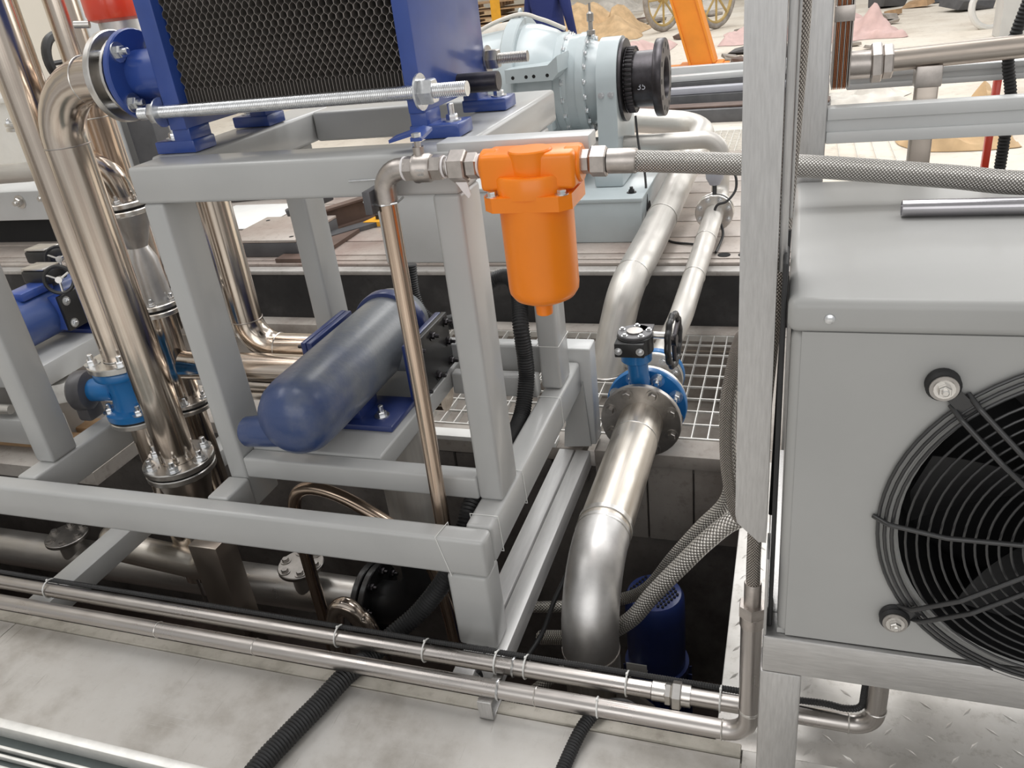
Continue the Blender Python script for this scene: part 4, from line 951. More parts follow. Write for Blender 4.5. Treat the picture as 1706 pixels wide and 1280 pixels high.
# rails and pipework behind the cabinet
def groove_rail(label, z0, z1, x0=0.058, x1=2.4, y=1.885):
    t = thing('profile_rail', label, 'rail', ((x0+x1)/2, y+0.03, z0))
    h = (z1-z0)/3
    part('flange_strip', MB().box((x0, y, z0), (x1, y+0.04, z0+h), 0.002), 'grey_lt', t)
    part('groove', MB().box((x0, y+0.008, z0+h), (x1, y+0.034, z0+2*h)), 'grey_lt', t)
    part('flange_strip', MB().box((x0, y, z0+2*h), (x1, y+0.04, z1), 0.002), 'grey_lt', t)
groove_rail('grey grooved rail just above the cabinet top at right', 1.225, 1.293, 0.056, y=1.750)
groove_rail('grey grooved rail behind the horizontal steel pipe at upper right', 1.286, 1.322, 0.10, y=2.0)
RY = 1.87
rp = thing('steel_pipe', 'horizontal steel pipe with square stub at the upper right', 'pipe', (0.4, RY, 1.0))
part('tube', MB().sweep([(0.160, RY, 1.358), (0.6, RY, 1.372), (1.4, RY, 1.385)], 0.0215, 24), 'pipe_dull', rp)
part('stub', MB().box((0.222, RY-0.020, 0.001), (0.262, RY+0.020, 1.346), 0.003), 'pipe_dull', rp)
part('stub_collar', MB().box((0.218, RY-0.023, 1.305), (0.266, RY+0.023, 1.346), 0.003), 'fitting', rp)
part('union_nut', hexbody((0.135, RY, 1.3555), (0.156, RY, 1.3565), 0.038), 'fitting', rp)
part('union_end', hexbody((0.156, RY, 1.3565), (0.176, RY, 1.357), 0.033).lathe([(0.027, 0), (0.027, 0.038)], (0.097, RY, 1.3545), (1, 0, 0), 20), 'fitting', rp)
bz = thing('brazed_heat_exchanger', 'small copper brazed plate exchanger at the edge of the rear column', 'heat exchanger', (0.078, RY, 1.318))
for k in range(10):
    x = 0.0620+k*0.0030
    part('plate', MB().box((x, RY-0.055, 1.318), (x+0.0020, RY+0.05, 1.72), 0.0004), 'copper' if k % 3 else 'fitting', bz)
part('end_plate', MB().box((0.0925, RY-0.058, 1.320), (0.0955, RY+0.05, 1.72), 0.001), 'fitting', bz)
part('strap', MB().box((0.060, RY-0.061, 1.443), (0.0965, RY-0.057, 1.472), 0.001), 'fitting', bz)
lt = thing('loose_tube', 'short polished steel tube lying on the cabinet lid', 'tube', (0.36, 1.478, 1.155))
tb = MB(); n_ = 24
for (r_, x_) in ((0.0118, 0.181), (0.0118, 0.175), (0.0142, 0.175), (0.0145, 0.1756), (0.0145, 0.60), (0.0118, 0.60), (0.0118, 0.595)):
    for k in range(n_):
        a = 2*math.pi*k/n_; tb.v.append(Vector((x_, 1.478+r_*math.cos(a), 1.1698+r_*math.sin(a))))
for i in range(6):
    for k in range(n_):
        j = (k+1) % n_; tb.f.append((i*n_+k, i*n_+j, (i+1)*n_+j, (i+1)*n_+k))
tb.cyl((0.178, 1.478, 1.1698), (0.58, 1.478, 1.1698), 0.0119, 20)
part('tube_wall', tb, 'nickel', lt)
solo('corrugated_conduit', corrugated([(0.413, 1.95, 0.80), (0.412, 1.95, 1.15), (0.411, 1.95, 1.256), (0.396, 1.95, 1.332), (0.402, 1.95, 1.38), (0.42, 1.95, 1.46)], 0.012, 0.007, 0.15, 10), 'rubber', 'short black corrugated conduit at the right edge above the rail', 'conduit')
solo('support_bar', MB().box((0.407, 2.10, 0.0), (0.421, 2.12, 1.31), 0.001), 'red', 'thin red upright bar behind the rails at right', 'bar')
gp = solo('grey_post', MB().box((2.62, 13.7, 0), (3.6, 14.2, 4.0), 0.01), 'grey_lt', 'pale grey building post at the upper right corner', 'post')
# braided hoses around the column
hv = thing('braided_hose', 'bronzed braided hose hanging between column and cabinet', 'hose', (-0.03, 1.27, 0.45))
part('braid', MB().sweep(smoothline([(-0.040, LY, 0.50), (-0.040, LY+0.005, 0.60), (-0.036, LY+0.02, 0.80), (-0.022, LY+0.03, 1.05), (-0.013, LY+0.03, 1.20), (-0.006, LY+0.02, 1.36), (0.0, LY, 1.60), (0.0, LY, 2.2)], 10), 0.0132, 20), 'braid_br', hv)
part('ferrule', MB().lathe([(0.014, 0.452), (0.0165, 0.455), (0.0165, 0.506), (0.015, 0.509)], (-0.040, LY, 0), Z3, 22), 'fitting', hv)
h1 = thing('braided_hose', 'upper bronzed braided hose dropping from the column into the pit', 'hose', (-0.3, 1.65, -0.3))
part('braid', MB().sweep(smoothline([(-0.04, 1.62, 0.40), (-0.105, 1.615, 0.372), (-0.165, 1.60, 0.315), (-0.225, 1.60, 0.232), (-0.30, 1.61, 0.118), (-0.375, 1.63, -0.01), (-0.50, 1.70, -0.16), (-0.7, 1.8, -0.3)], 10), 0.0225, 24), 'braid_big', h1)
h2 = thing('braided_hose', 'silver braided hose passing behind the bronzed one over the pit motor', 'hose', (-0.4, 1.8, -0.3))
part('braid', MB().sweep(smoothline([(-0.10, 1.70, 0.78), (-0.122, 1.70, 0.66), (-0.122, 1.70, 0.53), (-0.112, 1.70, 0.43), (-0.13, 1.72, 0.345), (-0.19, 1.74, 0.25), (-0.27, 1.78, 0.105), (-0.36, 1.84, -0.075), (-0.46, 1.90, -0.19), (-0.60, 1.93, -0.265), (-0.78, 1.93, -0.305), (-1.0, 1.93, -0.33)], 10), 0.019, 22), 'braid_big', h2)
h3 = thing('braided_hose', 'bronzed braided hose bulging out left of the column', 'hose', (-0.1, 1.5, 0.4))
part('braid', MB().sweep(smoothline([(-0.050, 1.20, 1.03), (-0.075, 1.38, 0.97), (-0.098, 1.47, 0.86), (-0.110, 1.48, 0.75), (-0.108, 1.48, 0.62), (-0.09, 1.49, 0.50), (-0.068, 1.54, 0.43), (-0.06, 1.60, 0.40)], 10), 0.013, 20), 'braid_br', h3)
h4 = thing('braided_hose', 'short braided hose low in the pit beside the big elbow', 'hose', (-0.6, 1.5, -0.4))
part('braid', MB().sweep(smoothline([(-0.52, 1.60, -0.155), (-0.58, 1.575, -0.20), (-0.66, 1.55, -0.27), (-0.76, 1.52, -0.36), (-0.85, 1.52, -0.70), (-0.88, 1.52, -1.13)], 10), 0.018, 20), 'braid_big', h4)
solo('black_cable', MB().sweep(smoothline([(-0.56, 1.74, 0.06), (-0.60, 1.68, -0.02), (-0.63, 1.62, -0.10), (-0.665, 1.50, -0.11), (-0.70, 1.40, -0.06), (-0.72, 1.37, 0.0)], 10), 0.007, 10), 'rubber', 'black cable hanging between the bright rail and the big pipe', 'cable')
# ================================================================ IN THE PIT
bk_ = thing('pit_header_pipe', 'dark header pipe lying in the pit with black flanged elbow', 'pipe', (-2.2, 1.95, -0.5))
HYp, HZp = 1.955, -0.405
part('tube', MB().sweep([(-4.6, HYp, HZp), (-2.8, HYp, HZp), (-1.43, HYp, HZp)], 0.076, 30), 'pipe_dark', bk_)
for x in (-1.428, -1.398):
    f_ = part('flange', flange_mb((x, HYp, HZp), (1, 0, 0), 0.142, 0.024), 'black', bk_)
bolt_circle(f_, (-1.374, HYp, HZp), (1, 0, 0), 0.115, 8, 0.013, 0.012, 'blackm')
part('elbow', pipe_mb([(-1.375, HYp, HZp), (-1.165, HYp, HZp), (-1.165, HYp, -0.13)], 0.079, 0.185, 32), 'black', bk_)
part('riser', MB().sweep([(-1.165, HYp, -0.14), (-1.165, HYp, 0.1), (-1.165, HYp, 0.36)], 0.078, 30), 'pipe_gal', bk_)
weld(bk_, (-1.165, HYp, -0.13), Z3, 0.0795, 'flange_d')
for x, zf in ((-1.665, -0.27), (-2.80, -0.285)):
    part('branch', MB().cyl((x, HYp-0.02, HZp), (x, HYp-0.02, zf-0.01), 0.045, 22), 'pipe_dark', bk_)
    b_ = part('branch_flange', flange_mb((x, HYp-0.02, zf), Z3, 0.086, 0.018), 'flange_d', bk_)
    bolt_circle(b_, (x, HYp-0.02, zf+0.018), Z3, 0.064, 6, 0.013, 0.0, 'flange_d')
pl_ = thing('stainless_pipe', 'short stainless pipe with two elbows low in the pit at left', 'pipe', (-2.25, 1.8, -0.5))
part('tube', pipe_mb([(-2.47, 2.00, -0.22), (-2.47, 1.823, -0.175), (-1.945, 1.823, -0.225), (-1.945, 1.823, -0.021)], 0.0555, [0.10, 0.085], 26), 'pipe_big', pl_)
part('hanger_rod', MB().cyl((-2.06, 1.823, -0.26), (-2.06, 1.823, -0.50), 0.005, 8), 'flange_d', pl_)
pu = thing('bent_tube', 'heat-tinted steel tube arching under the mid beam in the pit', 'tube', (-1.3, 1.75, -0.6))
part('tube', MB().sweep(smoothline([(-1.475, 1.75, -0.5), (-1.475, 1.75, 0.0), (-1.468, 1.75, 0.15), (-1.435, 1.75, 0.222), (-1.37, 1.75, 0.243), (-1.28, 1.75, 0.222), (-1.18, 1.75, 0.165), (-1.09, 1.75, 0.10), (-1.02, 1.75, 0.0), (-0.99, 1.75, -0.2), (-0.98, 1.75, -0.6)], 8), 0.021, 18), 'pipe_br', pu)
pv = thing('bent_tube', 'shiny tube bend poking up behind the edge pipes', 'tube', (-1.26, 1.6, -0.6))
part('tube', MB().sweep(smoothline([(-1.34, 1.62, -0.6), (-1.335, 1.62, -0.25), (-1.315, 1.62, -0.14), (-1.275, 1.62, -0.105), (-1.235, 1.62, -0.14), (-1.20, 1.62, -0.22), (-1.16, 1.62, -0.6)], 8), 0.03, 20), 'pipe', pv)
mt = thing('pit_motor', 'dark blue electric motor standing upright at the bottom of the pit', 'motor', (-0.38, 2.08, -1.15))
part('fan_cover', MB().lathe([(0.100, -0.62), (0.102, -0.40), (0.100, -0.33), (0.090, -0.312), (0.001, -0.306)], (-0.385, 2.085, 0), Z3, 36), 'navy', mt)
hl = MB()
for i in range(-5, 6):
    for j in range(-5, 6):
        x = i*0.0155+(0.0078 if j % 2 else 0); y = j*0.0135
        if math.hypot(x, y) < 0.078 and math.hypot(x, y) > 0.012: hl.lathe([(0.0052, 0), (0.0052, 0.0035)], (-0.385+x, 2.085+y, -0.3095), Z3, 6)
part('vent_holes', hl, 'void', mt, kind='stuff')
part('body', MB().lathe([(0.118, -1.15), (0.118, -1.12), (0.105, -1.10), (0.105, -0.66), (0.112, -0.65), (0.112, -0.62)], (-0.385, 2.085, 0), Z3, 36), 'navy', mt)
for k in range(20):
    a = 2*math.pi*k/20; c_, s_ = math.cos(a), math.sin(a)
    part('fin', MB().obox((-0.385+c_*0.112, 2.085+s_*0.112, -1.08), (-0.385+c_*0.112, 2.085+s_*0.112, -0.67), 0.020, 0.003, (-s_, c_, 0)), 'navy', mt)
part('rating_plate', MB().box((-0.47, 1.970, -0.58), (-0.40, 1.975, -0.54), 0.001).box((-0.47, 1.972, -0.58), (-0.40, 2.0, -0.575)), 'white', mt, 'white rating label')
part('terminal_box', MB().box((-0.44, 1.90, -0.86), (-0.33, 1.99, -0.74), 0.006), 'navy', mt)

# ================================================================ GEARBOX ON ITS PEDESTALS
p1 = thing('machine_pedestal', 'wide grey steel pedestal behind the grey posts', 'pedestal', (-1.7, 4.3, 0.29))
part('body', MB().box((-2.045, 3.690, 0.2905), (-1.34, 4.9, 0.655), 0.006), 'grey_lt', p1)
part('top_plate', MB().box((-2.06, 3.683, 0.655), (-1.30, 4.9, 0.675), 0.003), 'grey_lt', p1)
p2 = thing('machine_pedestal', 'bluish grey pedestal under the bearing stand behind the filter', 'pedestal', (-1.0, 4.45, 0.29))
part('body', MB().box((-1.30, 3.995, 0.2905), (-0.722, 4.95, 0.500), 0.005), 'gearpaint', p2)
part('top_plate', MB().box((-1.31, 3.988, 0.5005), (-0.716, 4.955, 0.522), 0.003), 'gearpaint', p2)
part('side_hole', MB().cyl((-0.724, 4.22, 0.40), (-0.7205, 4.22, 0.40), 0.045, 24), 'void', p2)
bolt(p2, (-0.79, 4.10, 0.522), Z3, 0.016, 0.012, 'black'); bolt(p2, (-1.1, 4.10, 0.522), Z3, 0.016, 0.012, 'black')
GY, GZ = 4.50, 1.020
gr = thing('gearbox', 'pale grey planetary gearbox with bolted rings on the machine bed', 'gearbox', (-1.3, GY, 0.53))
part('rear_cover', MB().lathe([(0.10, -1.86), (0.20, -1.85), (0.26, -1.80), (0.29, -1.70), (0.31, -1.46)], (0, GY, GZ), (1, 0, 0), 48), 'gearpaint', gr)
part('bell_flange', MB().lathe([(0.355, -1.465), (0.362, -1.458), (0.362, -1.395), (0.355, -1.388), (0.30, -1.386)], (0, GY, GZ), (1, 0, 0), 56), 'gearpaint', gr)
part('bell_housing', MB().lathe([(0.325, -1.39), (0.315, -1.32), (0.285, -1.24), (0.258, -1.20)], (0, GY, GZ), (1, 0, 0), 48), 'gearpaint', gr)
r1 = part('ring_flange', MB().lathe([(0.262, -1.205), (0.266, -1.20), (0.266, -1.165), (0.255, -1.160), (0.248, -1.14)], (0, GY, GZ), (1, 0, 0), 56), 'gearpaint', gr)
bolt_circle(r1, (-1.163, GY, GZ), (1, 0, 0), 0.252, 18, 0.013, 0.0)
r2 = part('ring_flange', MB().lathe([(0.248, -1.14), (0.250, -1.09), (0.256, -1.088), (0.256, -1.050), (0.250, -1.046), (0.20, -1.045)], (0, GY, GZ), (1, 0, 0), 56), 'gearpaint', gr)
bolt_circle(r2, (-1.046, GY, GZ), (1, 0, 0), 0.236, 20, 0.012, 0.0)
part('neck', MB().lathe([(0.215, -1.046), (0.205, -1.02), (0.200, -0.985)], (0, GY, GZ), (1, 0, 0), 48), 'gearpaint', gr)
def lug(z0, x0, x1, h, y0):
    mb = MB(); mb.prism([(x0, y0, z0), (x1, y0, z0), (x1+0.03, y0, z0+h*0.5), (x1+0.03, y0, z0+h*1.7), (x1-0.02, y0, z0+h*1.1), (x0, y0, z0+h)], (0, 0.24, 0)); return part('torque_lug', mb, 'gearpaint', gr)
lg = lug(1.10, -1.40, -1.155, 0.065, 4.08)
for x in (-1.36, -1.29, -1.25, -1.18): part('lug_hole', MB().cyl((x, 4.0795, 1.125), (x, 4.085, 1.125), 0.009, 12), 'void', gr)
lg = lug(0.80, -1.42, -1.24, 0.07, 4.20)
part('lug_hole', MB().cyl((-1.30, 4.1995, 0.83), (-1.30, 4.205, 0.83), 0.010, 12), 'void', gr)
part('saddle', MB().prism([(-1.52, 4.22, 0.5225), (-1.52, 4.78, 0.5225), (-1.52, 4.72, 0.76), (-1.52, 4.28, 0.76)], (0.40, 0, 0)), 'gearpaint', gr)
part('breather', MB().lathe([(0.022, 0), (0.022, 0.02), (0.012, 0.024), (0.012, 0.06), (0.018, 0.064), (0.018, 0.10), (0.006, 0.11), (0.006, 0.15)], (-1.03, GY-0.06, GZ+0.245), Z3, 14), 'flange_d', gr)
part('lifting_eye', MB().ring((-1.42, GY, GZ+0.375), (1, 0, 0), 0.022, 0.007, 16, 8), 'gearpaint', gr)
bs = thing('bearing_stand', 'pale grey bearing stand plate between gearbox and black coupling', 'bearing stand', (-0.93, GY, 0.522))
poly = []
for k in range(19):
    a = math.pi*k/18; poly.append((-0.985, GY+0.222*math.cos(a), GZ+0.222*math.sin(a)))
poly += [(-0.985, GY-0.235, 0.80), (-0.985, GY-0.245, 0.60), (-0.985, GY+0.245, 0.60), (-0.985, GY+0.235, 0.80)]
part('plate', MB().prism(poly, (0.105, 0, 0)), 'gearpaint', bs)
part('foot', MB().box((-1.01, GY-0.28, 0.5225), (-0.855, GY+0.28, 0.605), 0.012), 'gearpaint', bs)
for y in (GY-0.235,): 
    for x in (-0.96, -0.91): bolt(bs, (x, y+0.012, 0.985), (0, -1, 0.2), 0.011, 0.0)
cp = thing('shaft_coupling', 'black tubular coupling with drilled end flange beside the gearbox', 'coupling', (-0.78, GY, 0.82))
part('bearing_cover', MB().lathe([(0.205, -0.8795), (0.208, -0.876), (0.208, -0.862), (0.16, -0.858), (0.155, -0.850)], (0, GY, GZ), (1, 0, 0), 48), 'blackm', cp)
tg = part('toothed_ring', MB().lathe([(0.160, -0.850), (0.160, -0.815)], (0, GY, GZ), (1, 0, 0), 48), 'black', cp)
for k in range(44):
    a = 2*math.pi*k/44; inst('tooth', lambda: MB().box((-0.0065, -0.0065, -0.020), (0.0065, 0.0065, 0.020), 0.001), 'tooth', 'blackm', tg, (-0.832, GY+0.160*math.cos(a), GZ+0.160*math.sin(a)), (1, 0, 0))
part('tube', MB().lathe([(0.140, -0.815), (0.140, -0.705)], (0, GY, GZ), (1, 0, 0), 48), 'blackm', cp)
ef = part('end_flange', MB().lathe([(0.12, -0.706), (0.190, -0.704), (0.193, -0.700), (0.193, -0.662), (0.190, -0.658), (0.105, -0.656), (0.100, -0.664), (0.100, -0.70), (0.001, -0.70)], (0, GY, GZ), (1, 0, 0), 52), 'blackm', cp)
for k in range(12):
    a = 2*math.pi*k/12; part('bolt_hole', MB().cyl((-0.660, GY+0.160*math.cos(a), GZ+0.160*math.sin(a)), (-0.6565, GY+0.160*math.cos(a), GZ+0.160*math.sin(a)), 0.013, 14), 'void', cp)
lettering('35', 0.045, 'dial', cp, (-0.765, GY-0.1408, GZ-0.02), (1, 0, 0), (0, 0.15, 1))
# pipework beside the gearbox
hp = thing('galvanised_pipe', 'horizontal grey pipe beside the gearbox bending down to the flow meter', 'pipe', (-0.7, 4.43, 0.4))
part('tube', pipe_mb([(-1.10, 4.43, 0.70), (-0.372, 4.43, 0.705), (-0.372, 4.43, 0.41), (-0.374, 4.147, 0.400)], 0.046, [0.09, 0.07], 26), 'pipe_gal', hp)
part('flange', flange_mb((-0.376, 4.147, 0.400), (0, 1, 0.05), 0.096, 0.018), 'flange', hp)
part('collar', MB().cyl((-0.855, 4.43, 0.7015), (-0.83, 4.43, 0.7015), 0.046, 24, 0.002), 'flange', hp)
fm = thing('flow_meter', 'grey flow transmitter on a black stem above the flanged pipe', 'flow meter', (-0.375, 4.15, 0.49))
part('stem', MB().cyl((-0.377, 4.135, 0.490), (-0.377, 4.155, 0.545), 0.011, 12), 'black', fm)
part('housing', MB().lathe([(0.026, 0.535), (0.030, 0.545), (0.044, 0.568), (0.046, 0.60), (0.046, 0.65)], (-0.378, 4.16, 0), Z3, 20), 'dial', fm)
part('display_cap', MB().box((-0.42, 4.115, 0.645), (-0.335, 4.205, 0.668), 0.006), 'white', fm)
part('cable_gland', MB().cyl((-0.335, 4.16, 0.60), (-0.305, 4.16, 0.60), 0.010, 12).cyl((-0.42, 4.16, 0.605), (-0.445, 4.16, 0.605), 0.009, 12), 'black', fm)
part('cable', MB().sweep(smoothline([(-0.305, 4.16, 0.60), (-0.275, 4.13, 0.58), (-0.272, 4.10, 0.52), (-0.31, 4.06, 0.475), (-0.355, 4.05, 0.46), (-0.366, 4.04, 0.42), (-0.335, 4.02, 0.37), (-0.322, 3.99, 0.33), (-0.33, 3.92, 0.305), (-0.34, 3.80, 0.30)], 8), 0.0065, 8), 'rubber', fm)
solo('black_cable', MB().sweep(smoothline([(-0.80, GY-0.15, 0.86), (-0.78, 4.30, 0.72), (-0.74, 4.22, 0.60), (-0.70, 4.10, 0.36), (-0.60, 4.0, 0.300), (-0.48, 3.94, 0.298), (-0.38, 3.93, 0.298)], 8), 0.006, 8), 'rubber', 'thin black cable dropping from the coupling to the bed', 'cable')
solo('lashing_rope', MB().sweep(smoothline([(-1.98, 4.3, 1.05), (-1.70, 4.40, 1.30), (-1.44, 4.46, 1.392), (-1.30, 4.47, 1.36), (-1.18, 4.50, 1.30)], 8), 0.011, 8), 'cloth', 'pale strap draped over the top of the gearbox', 'strap')
# things lying on the bed, seen through the frame
blk = thing('steel_block', 'thick brown steel block plate on the bed behind the frame', 'block', (-2.88, 4.0, 0.29))
part('slab', MB().box((-3.16, 3.80, 0.2915), (-2.66, 4.28, 0.375), 0.005), 'girder', blk)
part('upper_plate', MB().box((-3.16, 3.80, 0.3755), (-2.66, 4.28, 0.392), 0.003), 'bedtop', blk)
for q in ((-3.1, 3.86), (-2.72, 3.86), (-3.1, 4.2), (-2.72, 4.2)): part('tapped_hole', MB().cyl((q[0], q[1], 0.390), (q[0], q[1], 0.3927), 0.014, 12), 'void', blk)
solo('base_plate', MB().prism([(-2.75, 3.70, 0.2915), (-2.58, 3.70, 0.2915), (-2.50, 3.82, 0.2915), (-2.50, 4.25, 0.2915), (-2.64, 4.25, 0.2915), (-2.64, 3.79, 0.2915), (-2.75, 3.79, 0.2915)], (0, 0, 0.022)), 'brown', 'flat rusty plate beside the steel block on the bed', 'plate')
ib = thing('steel_channel', 'dark rusty steel channel lying diagonally on the bed', 'steel section', (-2.55, 4.6, 0.29))
part('web', MB().obox((-2.78, 4.22, 0.36), (-2.38, 4.95, 0.36), 0.012, 0.13), 'brown', ib)
part('upper_flange', MB().obox((-2.78, 4.22, 0.425), (-2.38, 4.95, 0.425), 0.07, 0.012), 'brown', ib)
part('lower_flange', MB().obox((-2.78, 4.22, 0.298), (-2.38, 4.95, 0.298), 0.09, 0.012), 'brown', ib)
solo('stop_block', MB().obox((-2.66, 4.12, 0.305), (-2.32, 4.62, 0.305), 0.10, 0.026), 'girder', 'dark flat bar lying beside the rusty channel', 'bar')
yb = thing('clamp_block', 'small yellow clamp block with black knob on the bed', 'block', (-2.47, 4.42, 0.29))
part('body', MB().prism([(-2.53, 4.36, 0.2915), (-2.40, 4.36, 0.2915), (-2.40, 4.50, 0.2915), (-2.50, 4.50, 0.2915)], (0, 0, 0.03)), 'yellow', yb)
part('knob', MB().cyl((-2.45, 4.43, 0.3215), (-2.45, 4.43, 0.352), 0.022, 14, 0.003), 'black', yb)
solo('white_sheet', MB().box((-3.9, 4.35, 0.2915), (-3.30, 4.95, 0.298), 0.002), 'white', 'white sheet lying on the bed behind the downpipe', 'sheet')
solo('machine_clamp', MB().obox((-3.2, 4.55, 0.33), (-2.95, 4.75, 0.40), 0.06, 0.06, bev=0.01), 'girder', 'dark clamp arm on the bed behind the left rear post', 'clamp')
solo('long_bar', MB().obox((-4.6, 5.0, 0.35), (-3.0, 5.3, 0.35), 0.12, 0.11, bev=0.004), 'girder', 'long dark bar on the bed beyond the white sheet', 'bar')
solo('pull_rod', MB().sweep([(-1.85, 3.585, 0.262), (-2.14, 3.57, 0.008)], 0.006, 8), 'zinc', 'thin bright rod leaning against the dark bed side', 'rod')
# ================================================================ SECOND SKID AT THE LEFT
cs = thing('oil_cooler', 'blue oil cooler with black bolted cover plate at the left edge', 'oil cooler', (-3.13, 2.6, 0.39))
CX, CZ = -3.04, 0.525
part('shell', MB().lathe([(0.001, 2.08), (0.05, 2.085), (0.09, 2.11), (0.104, 2.15), (0.108, 2.20), (0.108, 3.0)], (CX, 0, CZ), (0, 1, 0), 36), 'coolerblue', cs)
part('end_ring', MB().lathe([(0.108, 2.98), (0.126, 2.985), (0.126, 3.02), (0.11, 3.03), (0.001, 3.08)], (CX, 0, CZ), (0, 1, 0), 36), 'coolerblue', cs)
part('flange_block', MB().box((CX+0.05, 2.40, CZ-0.075), (CX+0.125, 2.66, CZ+0.075), 0.005), 'blue', cs)
cvp = part('cover_plate', MB().box((CX+0.1255, 2.40, CZ-0.078), (CX+0.142, 2.66, CZ+0.078), 0.003), 'black', cs)
for (y, z) in ((2.43, .05), (2.63, .05), (2.43, -.05), (2.63, -.05), (2.53, .05), (2.53, -.05)): bolt(cvp, (CX+0.142, y, CZ+z), (1, 0, 0), 0.013, 0.004)
part('top_saddle', MB().box((CX-0.03, 2.30, CZ+0.095), (CX+0.07, 2.46, CZ+0.13), 0.006), 'blue', cs)
part('foot', MB().box((CX-0.13, 2.50, 0.392), (CX+0.16, 2.78, 0.412), 0.003).box((CX-0.05, 2.52, 0.40), (CX+0.05, 2.76, 0.45), 0.01), 'navy', cs)
s2 = thing('cooler_stand', 'grey box stand under the left blue oil cooler', 'stand', (-3.1, 2.5, 0))
part('table', MB().box((-3.42, 2.14, 0.300), (-2.86, 3.05, 0.3915), 0.006), 'frame', s2)
part('lower_beam', MB().box((-3.40, 2.10, 0.05), (-2.86, 2.19, 0.17), 0.006), 'frame', s2)
part('leg', MB().box((-3.40, 2.24, 0.002), (-3.31, 2.33, 0.2995), 0.005), 'frame', s2); part('leg', MB().box((-3.03, 2.24, 0.002), (-2.94, 2.33, 0.2995), 0.005), 'frame', s2)
struct('floor_left_slab', MB().box((-4.6, 2.02, -0.06), (-2.62, 2.457, 0.0)), 'concrete')
def gear_valve(label, c, s):
    t = thing('gear_operator', label, 'gear operator', c, 'black gear operators at the left')
    c = Vector(c)
    part('housing', MB().box(c+Vector((-0.075, -0.05, 0.0)), c+Vector((0.075, 0.05, 0.06)), 0.012), 'black', t)
    part('cover', MB().box(c+Vector((-0.07, -0.045, 0.060)), c+Vector((0.055, 0.045, 0.070)), 0.004), 'flange', t)
    part('pedestal', MB().cyl(c+Vector((0, 0.02, -0.10)), c+Vector((0, 0.02, 0)), 0.03, 16), 'castgrey', t)
    w_ = c+Vector((0.13, -0.05, 0.025)); d_ = Vector((0.55, -0.8, 0.15)).normalized(); x_, y_, _ = frame_of(d_)
    part('handwheel', MB().ring(w_, d_, 0.056, 0.008, 32, 8), 'black', t)
    sp2 = MB().cyl(w_-d_*0.02, w_+d_*0.01, 0.014, 12)
    for k in range(3):
        a = 2*math.pi*k/3+0.5; sp2.sweep([w_, w_+(x_*math.cos(a)+y_*math.sin(a))*0.06], 0.005, 6)
    part('handwheel_spokes', sp2, 'flange', t)
gear_valve('black gear operator with handwheel above the left blue cooler', (-3.02, 2.48, 0.645), 1)
gear_valve('black gear operator half hidden at the left edge of the picture', (-3.28, 2.74, 0.645), 1)
# timber and tubes on the ground behind the left post
for k, (a, b_, lab) in enumerate((((-3.35, 2.30, 0.02), (-2.66, 2.33, 0.02), 'weathered timber plank on the ground nearer the left cooler stand'), ((-3.3, 2.19, 0.02), (-2.64, 2.20, 0.02), 'weathered timber plank on the ground nearer the front beam'))):
    solo('timber_plank', MB().obox(a, b_, 0.09, 0.038, bev=0.004), 'wood', lab, 'plank')
solo('square_tube', MB().obox((-3.02, 2.21, 0.235), (-2.55, 2.47, 0.235), 0.10, 0.09, bev=0.006), 'galv', 'bright square tube lying behind the left blue valve', 'tube')
solo('round_tube', MB().cyl((-3.6, 2.10, 0.21), (-3.06, 2.12, 0.21), 0.021, 18, 0.002), 'pipe_gal', 'short round steel tube at the left edge beside the post', 'tube')
# hall furniture at the upper left
lm = thing('pump_manifold', 'grey cast pump manifold with pipes at the left edge', 'manifold', (-4.9, 4.3, 0.29))
part('base', MB().box((-5.9, 4.10, 0.46), (-4.42, 4.9, 0.66), 0.01), 'grey_lt', lm)
part('dark_gap', MB().box((-5.9, 4.16, 0.2905), (-4.46, 4.85, 0.4595)), 'void', lm)  # shadow-black box put in for the dark gap under the base
part('header', pipe_mb([(-5.8, 4.02, 0.78), (-4.7, 4.02, 0.80), (-4.30, 4.05, 0.82)], 0.062, 0, 24), 'pipe_gal', lm)
part('riser', MB().cyl((-4.62, 4.05, 0.80), (-4.62, 4.05, 1.15), 0.045, 22), 'elbow', lm)
fL = part('flange', flange_mb((-4.62, 4.05, 1.06), Z3, 0.10, 0.02), 'flange', lm); part('flange', flange_mb((-4.62, 4.05, 1.09), Z3, 0.10, 0.02), 'flange', lm)
bolt_circle(fL, (-4.62, 4.05, 1.11), Z3, 0.08, 8, 0.012, 0.01)
for (x, z) in ((-4.95, 0.64), (-4.72, 0.665)): bolt(lm, (x, 4.10, z-0.05), (0, -1, 0), 0.03, 0.02, 'flange')
gc = thing('steel_column', 'pale grey steel column behind the stainless elbows at upper left', 'column', (-3.35, 3.5, 0))
part('flange_plate', MB().box((-3.70, 3.68, 0.291), (-3.52, 3.70, 3.0), 0.003), 'grey_lt', gc)
part('web', MB().box((-3.62, 3.702, 0.291), (-3.60, 3.90, 3.0)), 'grey_lt', gc)
solo('dark_gap_block', MB().box((-3.50, 3.72, 0.292), (-3.33, 4.0, 1.35), 0.006), 'girder', 'dark block added for the black gap behind the blue exchanger foot at left', 'cabinet')  # added dark box stands in for the black gap beside the column
ra = thing('valve_actuator', 'red topped valve actuator behind the blue nozzle flange', 'valve actuator', (-2.22, 2.5, 1.30))
part('cap', MB().lathe([(0.075, 1.60), (0.10, 1.61), (0.104, 1.625), (0.104, 1.72), (0.09, 1.74)], (-2.24, 2.5, 0), Z3, 28), 'red', ra)
part('body', MB().lathe([(0.04, 1.30), (0.055, 1.40), (0.055, 1.48), (0.04, 1.52), (0.072, 1.56), (0.072, 1.60)], (-2.24, 2.5, 0), Z3, 22), 'elbow', ra)
